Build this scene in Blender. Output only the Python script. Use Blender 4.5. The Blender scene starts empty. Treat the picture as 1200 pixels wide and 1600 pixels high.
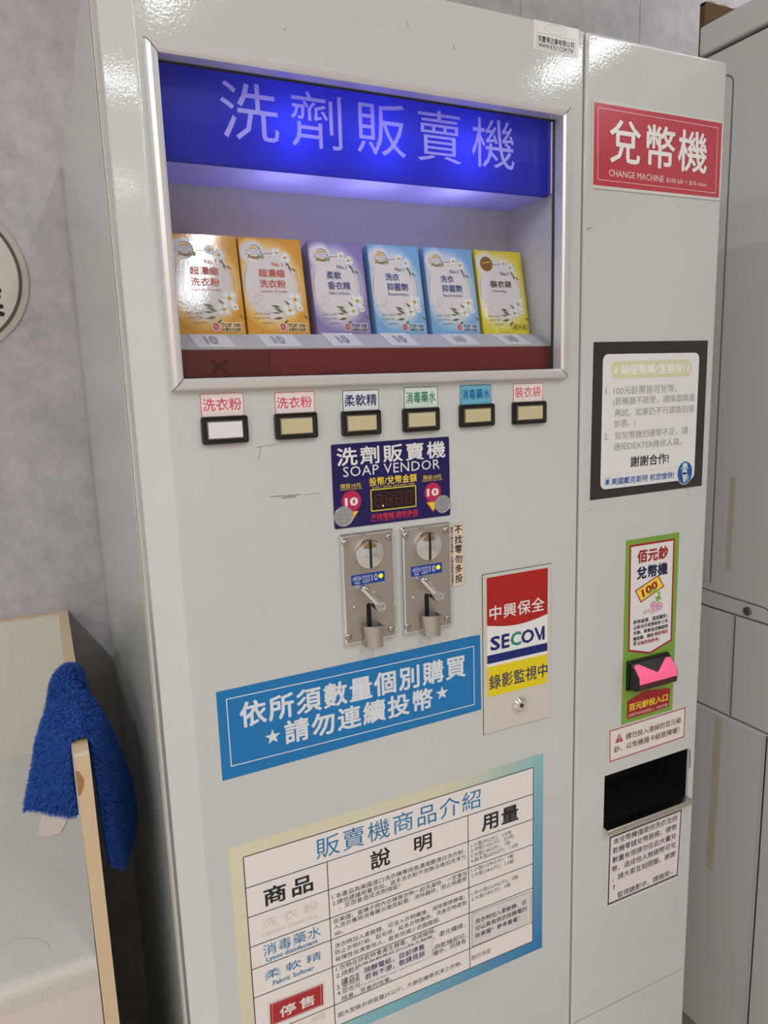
import bpy, bmesh, math, random
from mathutils import Vector, Matrix
random.seed(7)
SC = bpy.context.scene
COL = SC.collection
PI = math.pi

# ------------------------------------------------------------------ camera, world, exposure
cam_d = bpy.data.cameras.new('camera'); cam = bpy.data.objects.new('camera', cam_d); COL.objects.link(cam)
cam.matrix_world = Matrix([[0.901907, 0.104462, -0.419107, 0.0], [-0.430714, 0.144771, -0.890801, -0.73], [-0.03238, 0.983935, 0.175563, 1.5], [0.0, 0.0, 0.0, 1.0]])
cam_d.sensor_fit = 'VERTICAL'; cam_d.sensor_height = 24.0; cam_d.lens = 16.9236
cam_d.clip_start = 0.02
SC.camera = cam
SC.view_settings.view_transform = 'Standard'
SC.view_settings.look = 'None'
SC.view_settings.gamma = 1.0
SC.view_settings.use_curve_mapping = False
SC.view_settings.exposure = -0.6
w = bpy.data.worlds.new('world'); SC.world = w; w.use_nodes = True
w.node_tree.nodes['Background'].inputs[0].default_value = (0.75, 0.8, 0.9, 1)
w.node_tree.nodes['Background'].inputs[1].default_value = 0.05

# ceiling lamps: rows of tube fittings 1.75 m apart, just under the ceiling; those by the front wall are added fill
for lx, lys in ((-4.65, (-0.15, -1.7)), (-2.9, (0.05, -1.7, -3.1)), (-1.15, (0.05, -1.7, -3.1)), (0.56, (-1.66,)), (2.35, (0.05, -1.7))):
    for ly in lys:
        ld = bpy.data.lights.new('ceiling_and_fill_lamp', 'AREA'); ld.shape = 'RECTANGLE'
        ld.size = 0.07; ld.size_y = 1.2; ld.energy = 25*(1.9 if ly < -3 else 0.85 if ly < -1 else {-1.15: 0.4, 2.35: 1.15}.get(lx, 0.65))
        ld.color = (0.965, 0.985, 1.0)
        lo = bpy.data.objects.new('ceiling_and_fill_lamp', ld); COL.objects.link(lo)
        lo.location = (lx, ly, 2.9)

# ------------------------------------------------------------------ materials
def lin(c):
    def f(v):
        v /= 255.0
        return v / 12.92 if v <= 0.04045 else ((v + 0.055) / 1.055) ** 2.4
    return (f(c[0]), f(c[1]), f(c[2]), 1.0)

_mats = {}
def mat(name, rgb, rough=0.5, metal=0.0, spec=0.5, bump=None, emit=None, estr=0.0, coat=0.0, alpha=None):
    key = (name, rgb, rough, metal)
    if key in _mats: return _mats[key]
    m = bpy.data.materials.new(name); m.use_nodes = True
    nt = m.node_tree; b = nt.nodes['Principled BSDF']
    b.inputs['Base Color'].default_value = lin(rgb)
    b.inputs['Roughness'].default_value = rough
    b.inputs['Metallic'].default_value = metal
    b.inputs['Specular IOR Level'].default_value = spec
    if coat: b.inputs['Coat Weight'].default_value = coat; b.inputs['Coat Roughness'].default_value = 0.06
    if emit: b.inputs['Emission Color'].default_value = lin(emit); b.inputs['Emission Strength'].default_value = estr
    if bump:
        tc = nt.nodes.new('ShaderNodeTexCoord'); n = nt.nodes.new('ShaderNodeTexNoise'); bp = nt.nodes.new('ShaderNodeBump')
        n.inputs['Scale'].default_value = bump[0]; n.inputs['Detail'].default_value = bump[2] if len(bump) > 2 else 2
        bp.inputs['Strength'].default_value = bump[1]; bp.inputs['Distance'].default_value = bump[3] if len(bump) > 3 else 0.001
        nt.links.new(tc.outputs['Object'], n.inputs['Vector']); nt.links.new(n.outputs['Fac'], bp.inputs['Height'])
        nt.links.new(bp.outputs['Normal'], b.inputs['Normal'])
    _mats[key] = m
    return m

def noise_mix(m, c1, c2, scale, detail=6, lo=0.35, hi=0.65, stretch=(1, 1, 1), rough=0.6, distort=0.0):
    nt = m.node_tree; b = nt.nodes['Principled BSDF']
    tc = nt.nodes.new('ShaderNodeTexCoord'); mp = nt.nodes.new('ShaderNodeMapping'); n = nt.nodes.new('ShaderNodeTexNoise')
    r = nt.nodes.new('ShaderNodeValToRGB')
    mp.inputs['Scale'].default_value = stretch
    n.inputs['Scale'].default_value = scale; n.inputs['Detail'].default_value = detail; n.inputs['Roughness'].default_value = rough
    n.inputs['Distortion'].default_value = distort
    r.color_ramp.elements[0].position = lo; r.color_ramp.elements[0].color = lin(c1)
    r.color_ramp.elements[1].position = hi; r.color_ramp.elements[1].color = lin(c2)
    nt.links.new(tc.outputs['Object'], mp.inputs['Vector']); nt.links.new(mp.outputs['Vector'], n.inputs['Vector'])
    nt.links.new(n.outputs['Fac'], r.inputs['Fac']); nt.links.new(r.outputs['Color'], b.inputs['Base Color'])
    return r

M_paint = mat('cream_enamel', (200, 204, 203), 0.07, spec=0.5, bump=(380, 0.08, 1.5, 0.0008))
noise_mix(M_paint, (196, 200, 199), (203, 206, 205), 3.5, 5, 0.3, 0.7)
M_side = mat('gloss_side_enamel', (188, 190, 186), 0.14, spec=0.6)
M_seam = mat('seam_black', (22, 22, 20), 0.8)
M_alu = mat('brushed_aluminium', (222, 223, 227), 0.34, metal=0.55)
M_chrome = mat('chrome', (225, 226, 228), 0.06, metal=1.0)
M_cup = mat('darkened_chrome', (178, 174, 171), 0.1, metal=1.0)  # chrome darkened in colour to tone down the cup's bright reflections
M_hammer = mat('hammered_metal', (176, 169, 164), 0.42, metal=0.75, bump=(1500, 0.5, 3, 0.0006))
M_steel = mat('rivet_steel', (176, 168, 160), 0.22, metal=1.0)
M_black = mat('black_plastic', (14, 14, 15), 0.22, spec=0.5)
M_void = mat('dark_opening', (8, 8, 8), 0.7)
M_liner = mat('white_liner', (205, 205, 208), 0.45)
M_maroon = mat('maroon_plastic', (104, 34, 42), 0.35)
M_maroon2 = mat('maroon_plastic_dark', (90, 27, 36), 0.35)
M_cap_cream = mat('aged_cream_button', (200, 190, 152), 0.3)
M_cap_white = mat('white_button', (226, 226, 232), 0.3)
M_clearrim = mat('clear_button_rim', (120, 116, 105), 0.12)
M_laminate = mat('white_laminate', (205, 203, 195), 0.42)
M_beige = mat('beige_edge_band', (211, 188, 156), 0.4)
M_kraft = mat('brown_cardboard', (98, 72, 44), 0.9)  # brown darkened to the tone of card standing in shade
M_dryer = mat('dryer_white_enamel', (206, 206, 208), 0.33, bump=(300, 0.05))
noise_mix(M_dryer, (204, 202, 200), (214, 214, 214), 2.2, 4, 0.3, 0.7, (1, 1, 0.25))
M_groove = mat('panel_groove', (120, 118, 116), 0.6)
M_rust = mat('bolt_steel', (120, 118, 114), 0.35, metal=0.8)

# clear thin glass: Schlick mirror over a see-through sheet (same from both sides)
M_glass = bpy.data.materials.new('window_glass'); M_glass.use_nodes = True
_nt = M_glass.node_tree; _nt.nodes.clear()
_o = _nt.nodes.new('ShaderNodeOutputMaterial'); _mx = _nt.nodes.new('ShaderNodeMixShader'); _ge = _nt.nodes.new('ShaderNodeNewGeometry')
_tr = _nt.nodes.new('ShaderNodeBsdfTransparent'); _gl = _nt.nodes.new('ShaderNodeBsdfGlossy')
_dp = _nt.nodes.new('ShaderNodeVectorMath'); _dp.operation = 'DOT_PRODUCT'
_nt.links.new(_ge.outputs['Incoming'], _dp.inputs[0]); _nt.links.new(_ge.outputs['Normal'], _dp.inputs[1])
def _m(op, x, y):
    n = _nt.nodes.new('ShaderNodeMath'); n.operation = op
    for i, v in enumerate((x, y)):
        if isinstance(v, (int, float)): n.inputs[i].default_value = v
        else: _nt.links.new(v, n.inputs[i])
    return n.outputs[0]
_f = _m('ADD', _m('MULTIPLY', _m('POWER', _m('SUBTRACT', 1.0, _m('ABSOLUTE', _dp.outputs['Value'], 0)), 5.0), 0.96), 0.04)
_gl.inputs['Roughness'].default_value = 0.0
_tr.inputs['Color'].default_value = (0.97, 0.98, 0.975, 1)
_nt.links.new(_f, _mx.inputs[0]); _nt.links.new(_tr.outputs[0], _mx.inputs[1]); _nt.links.new(_gl.outputs[0], _mx.inputs[2]); _nt.links.new(_mx.outputs[0], _o.inputs[0])

def translucent(name, rgb, trans, rough=0.3, w=0.5, spec=0.25):
    m = bpy.data.materials.new(name); m.use_nodes = True
    nt = m.node_tree; b = nt.nodes['Principled BSDF']; o = nt.nodes['Material Output']
    b.inputs['Base Color'].default_value = lin(rgb); b.inputs['Roughness'].default_value = rough; b.inputs['Specular IOR Level'].default_value = spec
    t = nt.nodes.new('ShaderNodeBsdfTranslucent'); t.inputs['Color'].default_value = lin(trans)
    mx = nt.nodes.new('ShaderNodeMixShader'); mx.inputs[0].default_value = w
    nt.links.new(b.outputs[0], mx.inputs[1]); nt.links.new(t.outputs[0], mx.inputs[2]); nt.links.new(mx.outputs[0], o.inputs[0])
    return m
M_header = translucent('blue_acrylic', (46, 54, 160), (40, 50, 245), 0.25, 0.26)
M_header_ink = translucent('pale_violet_acrylic', (190, 186, 250), (190, 185, 255), 0.3, 0.4)
M_header_ink.node_tree.nodes['Principled BSDF'].inputs['Emission Color'].default_value = lin((160, 152, 245))
M_header_ink.node_tree.nodes['Principled BSDF'].inputs['Emission Strength'].default_value = 0.5
M_diffuser = translucent('white_acrylic', (205, 203, 210), (215, 210, 255), 0.4, 0.6)

def ink(rgb, rough=0.35, spec=0.4): return mat('print_%02x%02x%02x' % rgb, rgb, rough, spec=spec)

# ------------------------------------------------------------------ object helpers
def wloc(o):
    v = Vector((0, 0, 0))
    while o: v = v + o.location; o = o.parent
    return v

def link_mesh(name, me, mats, parent=None, origin=None):
    """mesh built in room coordinates -> object whose origin sits at its own centre"""
    if origin is None:
        xs = [v.co for v in me.vertices]
        mn = Vector([min(c[i] for c in xs) for i in range(3)]); mx = Vector([max(c[i] for c in xs) for i in range(3)])
        origin = (mn + mx) / 2
        origin.z = mn.z if parent is None else origin.z
    origin = Vector(origin)
    me.transform(Matrix.Translation(-origin))
    o = bpy.data.objects.new(name, me); COL.objects.link(o)
    if not isinstance(mats, (list, tuple)): mats = [mats]
    for m in mats: me.materials.append(m)
    o.parent = parent
    o.location = origin - wloc(parent) if parent else origin
    return o

def bm_obj(name, bm, mats, parent=None, smooth=None, bevel=0.0, origin=None):
    bmesh.ops.recalc_face_normals(bm, faces=bm.faces)
    me = bpy.data.meshes.new(name); bm.to_mesh(me); bm.free()
    if smooth is not None:
        for p in me.polygons: p.use_smooth = True
        me.set_sharp_from_angle(angle=math.radians(smooth))
    o = link_mesh(name, me, mats, parent, origin)
    if smooth is not None:
        wn = o.modifiers.new('weighted_normal', 'WEIGHTED_NORMAL'); wn.keep_sharp = True; wn.weight = 100
    if bevel:
        b = o.modifiers.new('bevel', 'BEVEL'); b.width = bevel; b.segments = 3; b.limit_method = 'ANGLE'; b.angle_limit = math.radians(40)
    return o

def tag(o, label=None, cat=None, group=None, kind=None):
    if label: o['label'] = label
    if cat: o['category'] = cat
    if group: o['group'] = group
    if kind: o['kind'] = kind
    return o

def root(name, loc, label, cat, group=None):
    o = bpy.data.objects.new(name, None); COL.objects.link(o); o.location = loc; o.empty_display_size = 0.1
    return tag(o, label, cat, group)

def box(bm, x0, x1, y0, y1, z0, z1, mi=0):
    v = [bm.verts.new(p) for p in ((x0,y0,z0),(x1,y0,z0),(x1,y1,z0),(x0,y1,z0),(x0,y0,z1),(x1,y0,z1),(x1,y1,z1),(x0,y1,z1))]
    for q in ((3,2,1,0),(4,5,6,7),(0,1,5,4),(1,2,6,5),(2,3,7,6),(3,0,4,7)):
        f = bm.faces.new([v[i] for i in q]); f.material_index = mi
    return bm

def boxobj(name, x0, x1, y0, y1, z0, z1, m, parent=None, bevel=0.0):
    bm = bmesh.new(); box(bm, x0, x1, y0, y1, z0, z1)
    return bm_obj(name, bm, m, parent, bevel=bevel)

def loft(bm, loops, cap0=False, cap1=False, mi=0, closed=True):
    L = [[bm.verts.new(p) for p in l] for l in loops]
    n = len(L[0])
    for a, b in zip(L, L[1:]):
        for i in range(n if closed else n - 1):
            j = (i + 1) % n
            try:
                f = bm.faces.new((a[i], a[j], b[j], b[i])); f.material_index = mi
            except ValueError: pass
    if cap0: bm.faces.new(L[0]).material_index = mi
    if cap1: bm.faces.new(L[-1]).material_index = mi
    return L

def rr(x0, z0, x1, z1, r, y, n=5):
    """rounded rectangle loop in the front plane"""
    out = []
    r = max(r, 1e-5)
    for cx, cz, a0 in ((x1-r, z1-r, 0), (x0+r, z1-r, 90), (x0+r, z0+r, 180), (x1-r, z0+r, 270)):
        for k in range(n + 1):
            a = math.radians(a0 + 90 * k / n); out.append((cx + r*math.cos(a), y, cz + r*math.sin(a)))
    return out

def circ(cx, cz, r, y, n=32, rz=None):
    rz = rz or r
    return [(cx + r*math.cos(2*PI*k/n), y, cz + rz*math.sin(2*PI*k/n)) for k in range(n)]

def slab(name, pts, y, t, m, parent, bevel=0.0):
    """flat plate: outline (x, z), back at y, thickness t towards the room"""
    bm = bmesh.new(); loft(bm, [[(x, y, z) for x, z in pts], [(x, y - t, z) for x, z in pts]], True, True)
    return bm_obj(name, bm, m, parent, bevel=bevel)

# ------------------------------------------------------------------ lettering and printed shapes
_tc = {}; _asp = {}
def glyphs(s, bold=0.0, sp=1.0, shear=0.0):
    key = (s, bold, sp, shear)
    if key in _tc: return _tc[key]
    c = bpy.data.curves.new('t', 'FONT'); c.body = s; c.size = 1; c.space_character = sp; c.resolution_u = 2; c.shear = shear
    c.fill_mode = 'FRONT'
    o = bpy.data.objects.new('t', c); COL.objects.link(o)
    dg = bpy.context.evaluated_depsgraph_get()
    me = bpy.data.meshes.new_from_object(o.evaluated_get(dg))
    vs = [(v.co.x, v.co.y) for v in me.vertices]; fs = [tuple(p.vertices) for p in me.polygons]
    bpy.data.objects.remove(o); bpy.data.curves.remove(c); bpy.data.meshes.remove(me)
    if not vs: vs = [(0, 0), (1, 0), (0, 1)]; fs = []
    if bold > 0.006:        # heavier weight: the same outline struck again slightly to each side
        n = len(vs); v0, f0 = vs[:], fs[:]
        for k, (dx, dy) in enumerate(((1, 0), (-1, 0), (0, 1), (0, -1)) if bold < 0.02 else ((1, .6), (-1, .6), (1, -.6), (-1, -.6), (0, 1), (0, -1))):
            vs = vs + [(x + dx*bold*.8, y + dy*bold*.8) for x, y in v0]; fs = fs + [tuple(i + n*(k+1) for i in f) for f in f0]
    x0 = min(v[0] for v in vs); x1 = max(v[0] for v in vs); y0 = min(v[1] for v in vs); y1 = max(v[1] for v in vs)
    _asp[key] = (x1-x0)/(y1-y0+1e-9)
    vs = [((x-x0)/(x1-x0+1e-9), (y-y0)/(y1-y0+1e-9)) for x, y in vs]
    _tc[key] = (vs, fs); return vs, fs

def cops(b): return 1 if b <= 0.006 else (5 if b < 0.02 else 7)

class Print:
    """ink on a flat face at depth y; later layers lie 0.12 mm further out"""
    def __init__(s, y, step=0.00012): s.y = y; s.step = step; s.v = []; s.f = []; s.mi = []; s.mats = []
    def m(s, col):
        mt = col if not isinstance(col, tuple) else ink(col)
        if mt not in s.mats: s.mats.append(mt)
        return s.mats.index(mt)
    def add(s, pts, faces, col, lay, cop=1):
        n = len(s.v); y = s.y - lay * s.step; k = s.m(col)
        m_ = len(pts)//cop if cop > 1 else 0
        s.v += [(x, y - (1.1e-5*(i//m_) if m_ else 0), z) for i, (x, z) in enumerate(pts)]
        for f in faces: s.f.append([i + n for i in f]); s.mi.append(k)
    def poly(s, pts, col, lay=1): s.add(pts, [list(range(len(pts)))], col, lay)
    def rect(s, x0, z0, x1, z1, col, lay=1): s.poly([(x0, z0), (x1, z0), (x1, z1), (x0, z1)], col, lay)
    def rrect(s, x0, z0, x1, z1, r, col, lay=1): s.poly([(p[0], p[2]) for p in rr(x0, z0, x1, z1, r, 0)], col, lay)
    def ell(s, cx, cz, a, b, col, lay=1, n=36): s.poly([(cx + a*math.cos(2*PI*k/n), cz + b*math.sin(2*PI*k/n)) for k in range(n)], col, lay)
    def ering(s, cx, cz, a, b, w, col, lay=1, n=40):
        p = [(cx + a*math.cos(2*PI*k/n), cz + b*math.sin(2*PI*k/n)) for k in range(n)] + [(cx + (a-w)*math.cos(2*PI*k/n), cz + (b-w)*math.sin(2*PI*k/n)) for k in range(n)]
        s.add(p, [[k, (k+1) % n, n + (k+1) % n, n + k] for k in range(n)], col, lay)
    def frame(s, q, w, col, lay=1):
        """line of width w just inside the outline q (any convex quad or polygon)"""
        cx = sum(p[0] for p in q)/len(q); n = len(q); inn = []
        A = sum(q[i][0]*q[(i+1) % n][1] - q[(i+1) % n][0]*q[i][1] for i in range(n)); sg = 1 if A > 0 else -1
        for i in range(n):
            p0 = Vector(q[i-1]); p1 = Vector(q[i]); p2 = Vector(q[(i+1) % n])
            d1 = (p1-p0).normalized(); d2 = (p2-p1).normalized()
            n1 = Vector((-d1.y, d1.x))*sg; n2 = Vector((-d2.y, d2.x))*sg
            b = n1 + n2; b = b / max(b.dot(n1), 0.2)
            inn.append(tuple(p1 + b*w))
        s.add(list(q) + inn, [[i, (i+1) % n, n + (i+1) % n, n + i] for i in range(n)], col, lay)
        return inn
    def line(s, pts, w, col, lay=1):
        L = []; R = []
        for i, p in enumerate(pts):
            a = Vector(pts[max(i-1, 0)]); b = Vector(pts[min(i+1, len(pts)-1)]); d = (b-a).normalized(); nn = Vector((-d.y, d.x))*w/2
            L.append(tuple(Vector(p)+nn)); R.append(tuple(Vector(p)-nn))
        n = len(pts); s.add(L + R, [[i, i+1, n+i+1, n+i] for i in range(n-1)], col, lay)
    def text(s, t, p0, p1, col, lay=2, bold=0.0, sp=1.0, shear=0.0, fit=True):
        vs, fs = glyphs(t, bold, sp, shear)
        h = p1[1] - p0[1]; hn = (p1[0] - p0[0])/_asp[(t, bold, sp, shear)]
        if fit and len(t) >= 4:     # keep lines from being squashed or stretched out of shape
            h2 = max(h, .92*hn); h2 = min(h2, 1.3*hn) if len(t) > 5 else h2; zc = (p0[1] + p1[1])/2; p0 = (p0[0], zc - h2/2); p1 = (p1[0], zc + h2/2)
        s.add([(p0[0] + u*(p1[0]-p0[0]), p0[1] + v*(p1[1]-p0[1])) for u, v in vs], fs, col, lay, cops(bold))
    def textr(s, t, c, w, h, ang, col, lay=2, bold=0.0):
        vs, fs = glyphs(t, bold); ca, sa = math.cos(ang), math.sin(ang)
        s.add([(c[0] + ca*(u-.5)*w - sa*(v-.5)*h, c[1] + sa*(u-.5)*w + ca*(v-.5)*h) for u, v in vs], fs, col, lay, cops(bold))
    def star(s, cx, cz, r, col, lay=2):
        s.poly([(cx + (r if k % 2 == 0 else r*.4)*math.sin(PI*k/5), cz + (r if k % 2 == 0 else r*.4)*math.cos(PI*k/5)) for k in range(10)], col, lay)
    def mesh(s, name):
        me = bpy.data.meshes.new(name); me.from_pydata(s.v, [], s.f)
        me.polygons.foreach_set('material_index', s.mi); me.update(); return me
    def build(s, name, parent):
        return link_mesh(name, s.mesh(name), s.mats, parent)

WHITE = (228, 228, 230)
# ------------------------------------------------------------------ the room
WY = 0.735      # back wall
M_wallpaper = mat('concrete_wallpaper', (165, 160, 160), 0.75, bump=(160, 0.15, 4))
noise_mix(M_wallpaper, (155, 153, 157), (207, 205, 209), 9.0, 15, 0.32, 0.70, (1, 1, 1), 0.86, 0.0)
M_floor = mat('floor_tile', (204, 193, 180), 0.4)
M_ceil = mat('ceiling_white', (225, 224, 220), 0.9)
M_wallside = mat('painted_wall', (224, 222, 220), 0.8)
M_tan = mat('tan_board', (178, 140, 92), 0.6)
def structure(name, x0, x1, y0, y1, z0, z1, m):
    o = boxobj(name, x0, x1, y0, y1, z0, z1, m); o['kind'] = 'structure'; return o
structure('wall_back', -5.6, 3.7, WY, WY + 0.1, 0, 2.95, M_wallpaper)
structure('floor', -5.7, 3.8, -3.7, WY + 0.1, -0.1, 0, M_floor)
structure('ceiling', -5.7, 3.8, -3.7, WY + 0.1, 2.95, 3.05, M_ceil)
structure('wall_left', -5.7, -5.6, -3.7, WY + 0.1, 0, 2.95, M_wallside)
structure('wall_right', 3.7, 3.8, -3.7, WY + 0.1, 0, 2.95, M_wallside)
structure('wall_front', -5.6, 3.7, -3.7, -3.6, 0, 2.95, M_wallside)
structure('trim_1', -5.6, 3.7, -3.6, -3.58, 1.55, 2.95, M_tan)
for sx in (1.0667, 1.4182):
    o = boxobj('trim_2' if sx < 1.2 else 'trim_3', sx - 0.0008, sx + 0.0008, WY - 0.0004, WY + 0.01, 0, 2.95, mat('wallpaper_joint', (150, 146, 147), 0.8)); o['kind'] = 'structure'

# ------------------------------------------------------------------ soap vending machine
ZB, ZT = 0.06, 1.8975
XL, XC, XS, XR = 0.0868, 0.1138, 0.6228, 0.8594
XB = 0.0846     # the case stands a little proud of the door's flank
SV = root('soap_vending_machine', (0.354, 0.4, 0.0), 'tall cream soap vending machine with a glass display window and blue lit sign', 'vending machine')
CM = root('change_machine', (0.742, 0.4, 0.0), 'narrow cream change machine with red sign, right of the soap vending machine', 'change machine')

def open_tray(bm, x0, x1, y0, y1, z0, z1, mi=0):
    """five-sided case, open towards the room"""
    a = [(x0, y0, z0), (x1, y0, z0), (x1, y0, z1), (x0, y0, z1)]; b = [(x0, y1, z0), (x1, y1, z0), (x1, y1, z1), (x0, y1, z1)]
    loft(bm, [a, b], False, True, mi)

def door_shell(prof, hole):
    """door skin: plan profile (x, y) raised from ZB to ZT, with a window in the flat front (the longest run)"""
    bm = bmesh.new()
    k = max(range(len(prof)-1), key=lambda i: abs(prof[i+1][0]-prof[i][0]))
    hx0, hz0, hx1, hz1 = hole
    p = prof[:k+1] + [(hx0, 0.0), (hx1, 0.0)] + prof[k+1:]
    zs = [ZB, hz0, hz1, ZT - 0.004, ZT - 0.0012, ZT]; ins = [0, 0, 0, 0, 0.0010, 0.004]
    cx = sum(q[0] for q in prof)/len(prof); yb = prof[0][1]
    rows = []
    for z, i in zip(zs, ins):
        rows.append([bm.verts.new((x + (i if x < cx else -i)*(1 if abs(x-cx) > .1 else 0), min(y + i, yb), z)) for x, y in p])
    for r in range(len(rows)-1):
        for c in range(len(p)-1):
            if c == k+1 and r == 1: continue
            bm.faces.new((rows[r][c], rows[r][c+1], rows[r+1][c+1], rows[r+1][c]))
    bm.faces.new(rows[-1]); bm.faces.new(rows[0])
    # thin return lip round the opening
    l0 = [rows[1][k+1], rows[1][k+2], rows[2][k+2], rows[2][k+1]]
    l1 = [bm.verts.new((v.co.x, 0.004, v.co.z)) for v in l0]
    for i in range(4): bm.faces.new((l0[i], l0[(i+1) % 4], l1[(i+1) % 4], l1[i]))
    return bm

def arc(cx, cy, r, a0, a1, n=5): return [(cx + r*math.cos(math.radians(a0+(a1-a0)*k/n)), cy + r*math.sin(math.radians(a0+(a1-a0)*k/n))) for k in range(n+1)]

# --- case and door
bm = bmesh.new(); open_tray(bm, XB, XS - .0005, 0.0800, WY - .006, ZB, ZT)
bm_obj('cabinet_body', bm, M_side, SV)
bm = bmesh.new(); box(bm, XL + .0035, XS - .004, 0.0765, 0.0806, ZB + .004, ZB + .01)
for q in ((XB + .0007, XL + .004), (XS - .006, XS - .003)): box(bm, q[0], q[1], 0.0785, 0.0815, ZB + .004, ZT - .004)
bm_obj('door_gasket', bm, M_seam, SV)
bm = bmesh.new(); box(bm, XB, XB + .0009, 0.0782, 0.0835, ZB, ZT - .0002); bm_obj('case_flange', bm, mat('flange_edge', (214, 212, 204), 0.3), SV)
bm = bmesh.new(); box(bm, XL - .0010, XL + .0006, 0.0740, 0.0772, ZB, ZT - .0006); bm_obj('door_flange', bm, mat('flange_edge', (214, 212, 204), 0.3), SV)
for i, (bx0, bx1, by0, by1) in enumerate(((0.11, 0.15, 0.15, 0.19), (0.11, 0.15, 0.62, 0.66), (0.56, 0.6, 0.15, 0.19), (0.56, 0.6, 0.62, 0.66))):
    boxobj('foot', bx0, bx1, by0, by1, 0, ZB + .001, M_black, SV)
def chamfer_profile():
    c = 0.0267; s = .0022
    a = Vector((XL, c)); b = Vector((XC, 0.0)); d = (b - a).normalized()
    out = [(XL, 0.0765)]
    for k in range(6):
        t = k/5; p = (1-t)**2*Vector((XL, c+s)) + 2*t*(1-t)*a + t*t*(a+d*s); out.append(tuple(p))
    for k in range(6):
        t = k/5; p = (1-t)**2*(b-d*s) + 2*t*(1-t)*b + t*t*Vector((XC+s, 0)); out.append(tuple(p))
    out += arc(XS - .004, .004, .004, -90, 0) + [(XS, 0.0765)]
    return out
WX0, WX1, WZ0, WZ1 = 0.1300, 0.5872, 1.5075, 1.8015
bm_obj('door_panel', door_shell(chamfer_profile(), (WX0, WZ0, WX1, WZ1)), M_paint, SV, smooth=35)

# --- window frame: mitred aluminium profile
fx0, fz0, fx1, fz1 = 0.1197, 1.4990, 0.5975, 1.8096
prof = [(0.0, 0.0), (0.0, -0.0058), (0.0016, -0.0088), (0.0052, -0.0104), (0.0088, -0.0098), (0.0112, -0.0078), (0.0116, -0.0030), (0.0116, 0.0095)]
bm = bmesh.new(); loft(bm, [[(fx0+d, y, fz0+d), (fx1-d, y, fz0+d), (fx1-d, y, fz1-d), (fx0+d, y, fz1-d)] for d, y in prof])
bm_obj('window_frame', bm, M_alu, SV, smooth=25)
for (x, z, sx, sz) in ((fx0, fz0, 1, 1), (fx1, fz0, -1, 1), (fx1, fz1, -1, -1), (fx0, fz1, 1, -1)):
    a = [(x + sx*(d-.0003), y-.0002, z + sz*(d+.0003)) for d, y in prof[1:6]]; b = [(x + sx*(d+.0003), y-.0002, z + sz*(d-.0003)) for d, y in prof[1:6]]
    bm = bmesh.new(); loft(bm, [a, b], closed=False); bm_obj('mitre_joint', bm, mat('mitre_line_grey', (60, 60, 60), 0.6), SV)  # thin joint line in plain dark grey
bm = bmesh.new(); bm.faces.new([bm.verts.new((x, 0.0062, z)) for x, z in ((fx0+.0118, fz0+.0118), (fx1-.0118, fz0+.0118), (fx1-.0118, fz1-.0118), (fx0+.0118, fz1-.0118))])
bm_obj('glass_pane', bm, M_glass, SV)
bm = bmesh.new(); loft(bm, [[(fx0+d, y, fz0+d), (fx1-d, y, fz0+d), (fx1-d, y, fz1-d), (fx0+d, y, fz1-d)] for d, y in ((.0117, .0066), (.0125, .0066), (.0125, .0105), (.0117, .0105))])
bm_obj('window_gasket', bm, M_seam, SV)

# --- display compartment behind the glass
IX0, IX1, IY, IZC = 0.1215, 0.5975, 0.1180, 1.7205
bm = bmesh.new()
loft(bm, [[(IX0, 0.0105, 1.50), (IX1, 0.0105, 1.50), (IX1, 0.0105, 1.8185), (IX0, 0.0105, 1.8185)], [(IX0, IY, 1.50), (IX1, IY, 1.50), (IX1, IY, 1.8185), (IX0, IY, 1.8185)]], False, True)
bm_obj('display_liner', bm, M_liner, SV)
boxobj('light_diffuser', IX0 + .0005, IX1 - .0005, 0.0262, IY - .0005, IZC, IZC + .002, M_diffuser, SV)
bm = bmesh.new()
hx0, hx1, hz0, hz1 = 0.1222, 0.5927, 1.7163, 1.8170
def hdr_loop(ins, y, r=.006):
    return [(hx0+ins, y, hz1), ] + [(p[0], y, p[2]) for p in rr(hx0+ins, hz0+ins, hx1-ins, hz1, r, y)[12:]] + [(hx1-ins, y, hz1)]
loft(bm, [hdr_loop(0, .0262), hdr_loop(0, .0238), hdr_loop(.0006, .0225), hdr_loop(.002, .0220)], False, True)
hs = bm_obj('header_sign', bm, M_header, SV)
P = Print(0.0219); 
hb = (0.2064, 1.7420)[1]; ht = (0.2274, 1.7951)[1]
P.text('洗劑販賣機', ((0.1920, 1.7623)[0], hb), ((0.5388, 1.7749)[0], ht), M_header_ink, 1, -0.004, 1.30)
P.build('lettering', hs)
for lx in (0.265, 0.365, 0.475):
    ld = bpy.data.lights.new('sign_lamp', 'POINT'); ld.energy = 0.24; ld.color = (0.72, 0.75, 1.0); ld.shadow_soft_size = 0.012
    lo = bpy.data.objects.new('sign_lamp', ld); COL.objects.link(lo); lo.location = (lx, 0.050, 1.757)

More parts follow.
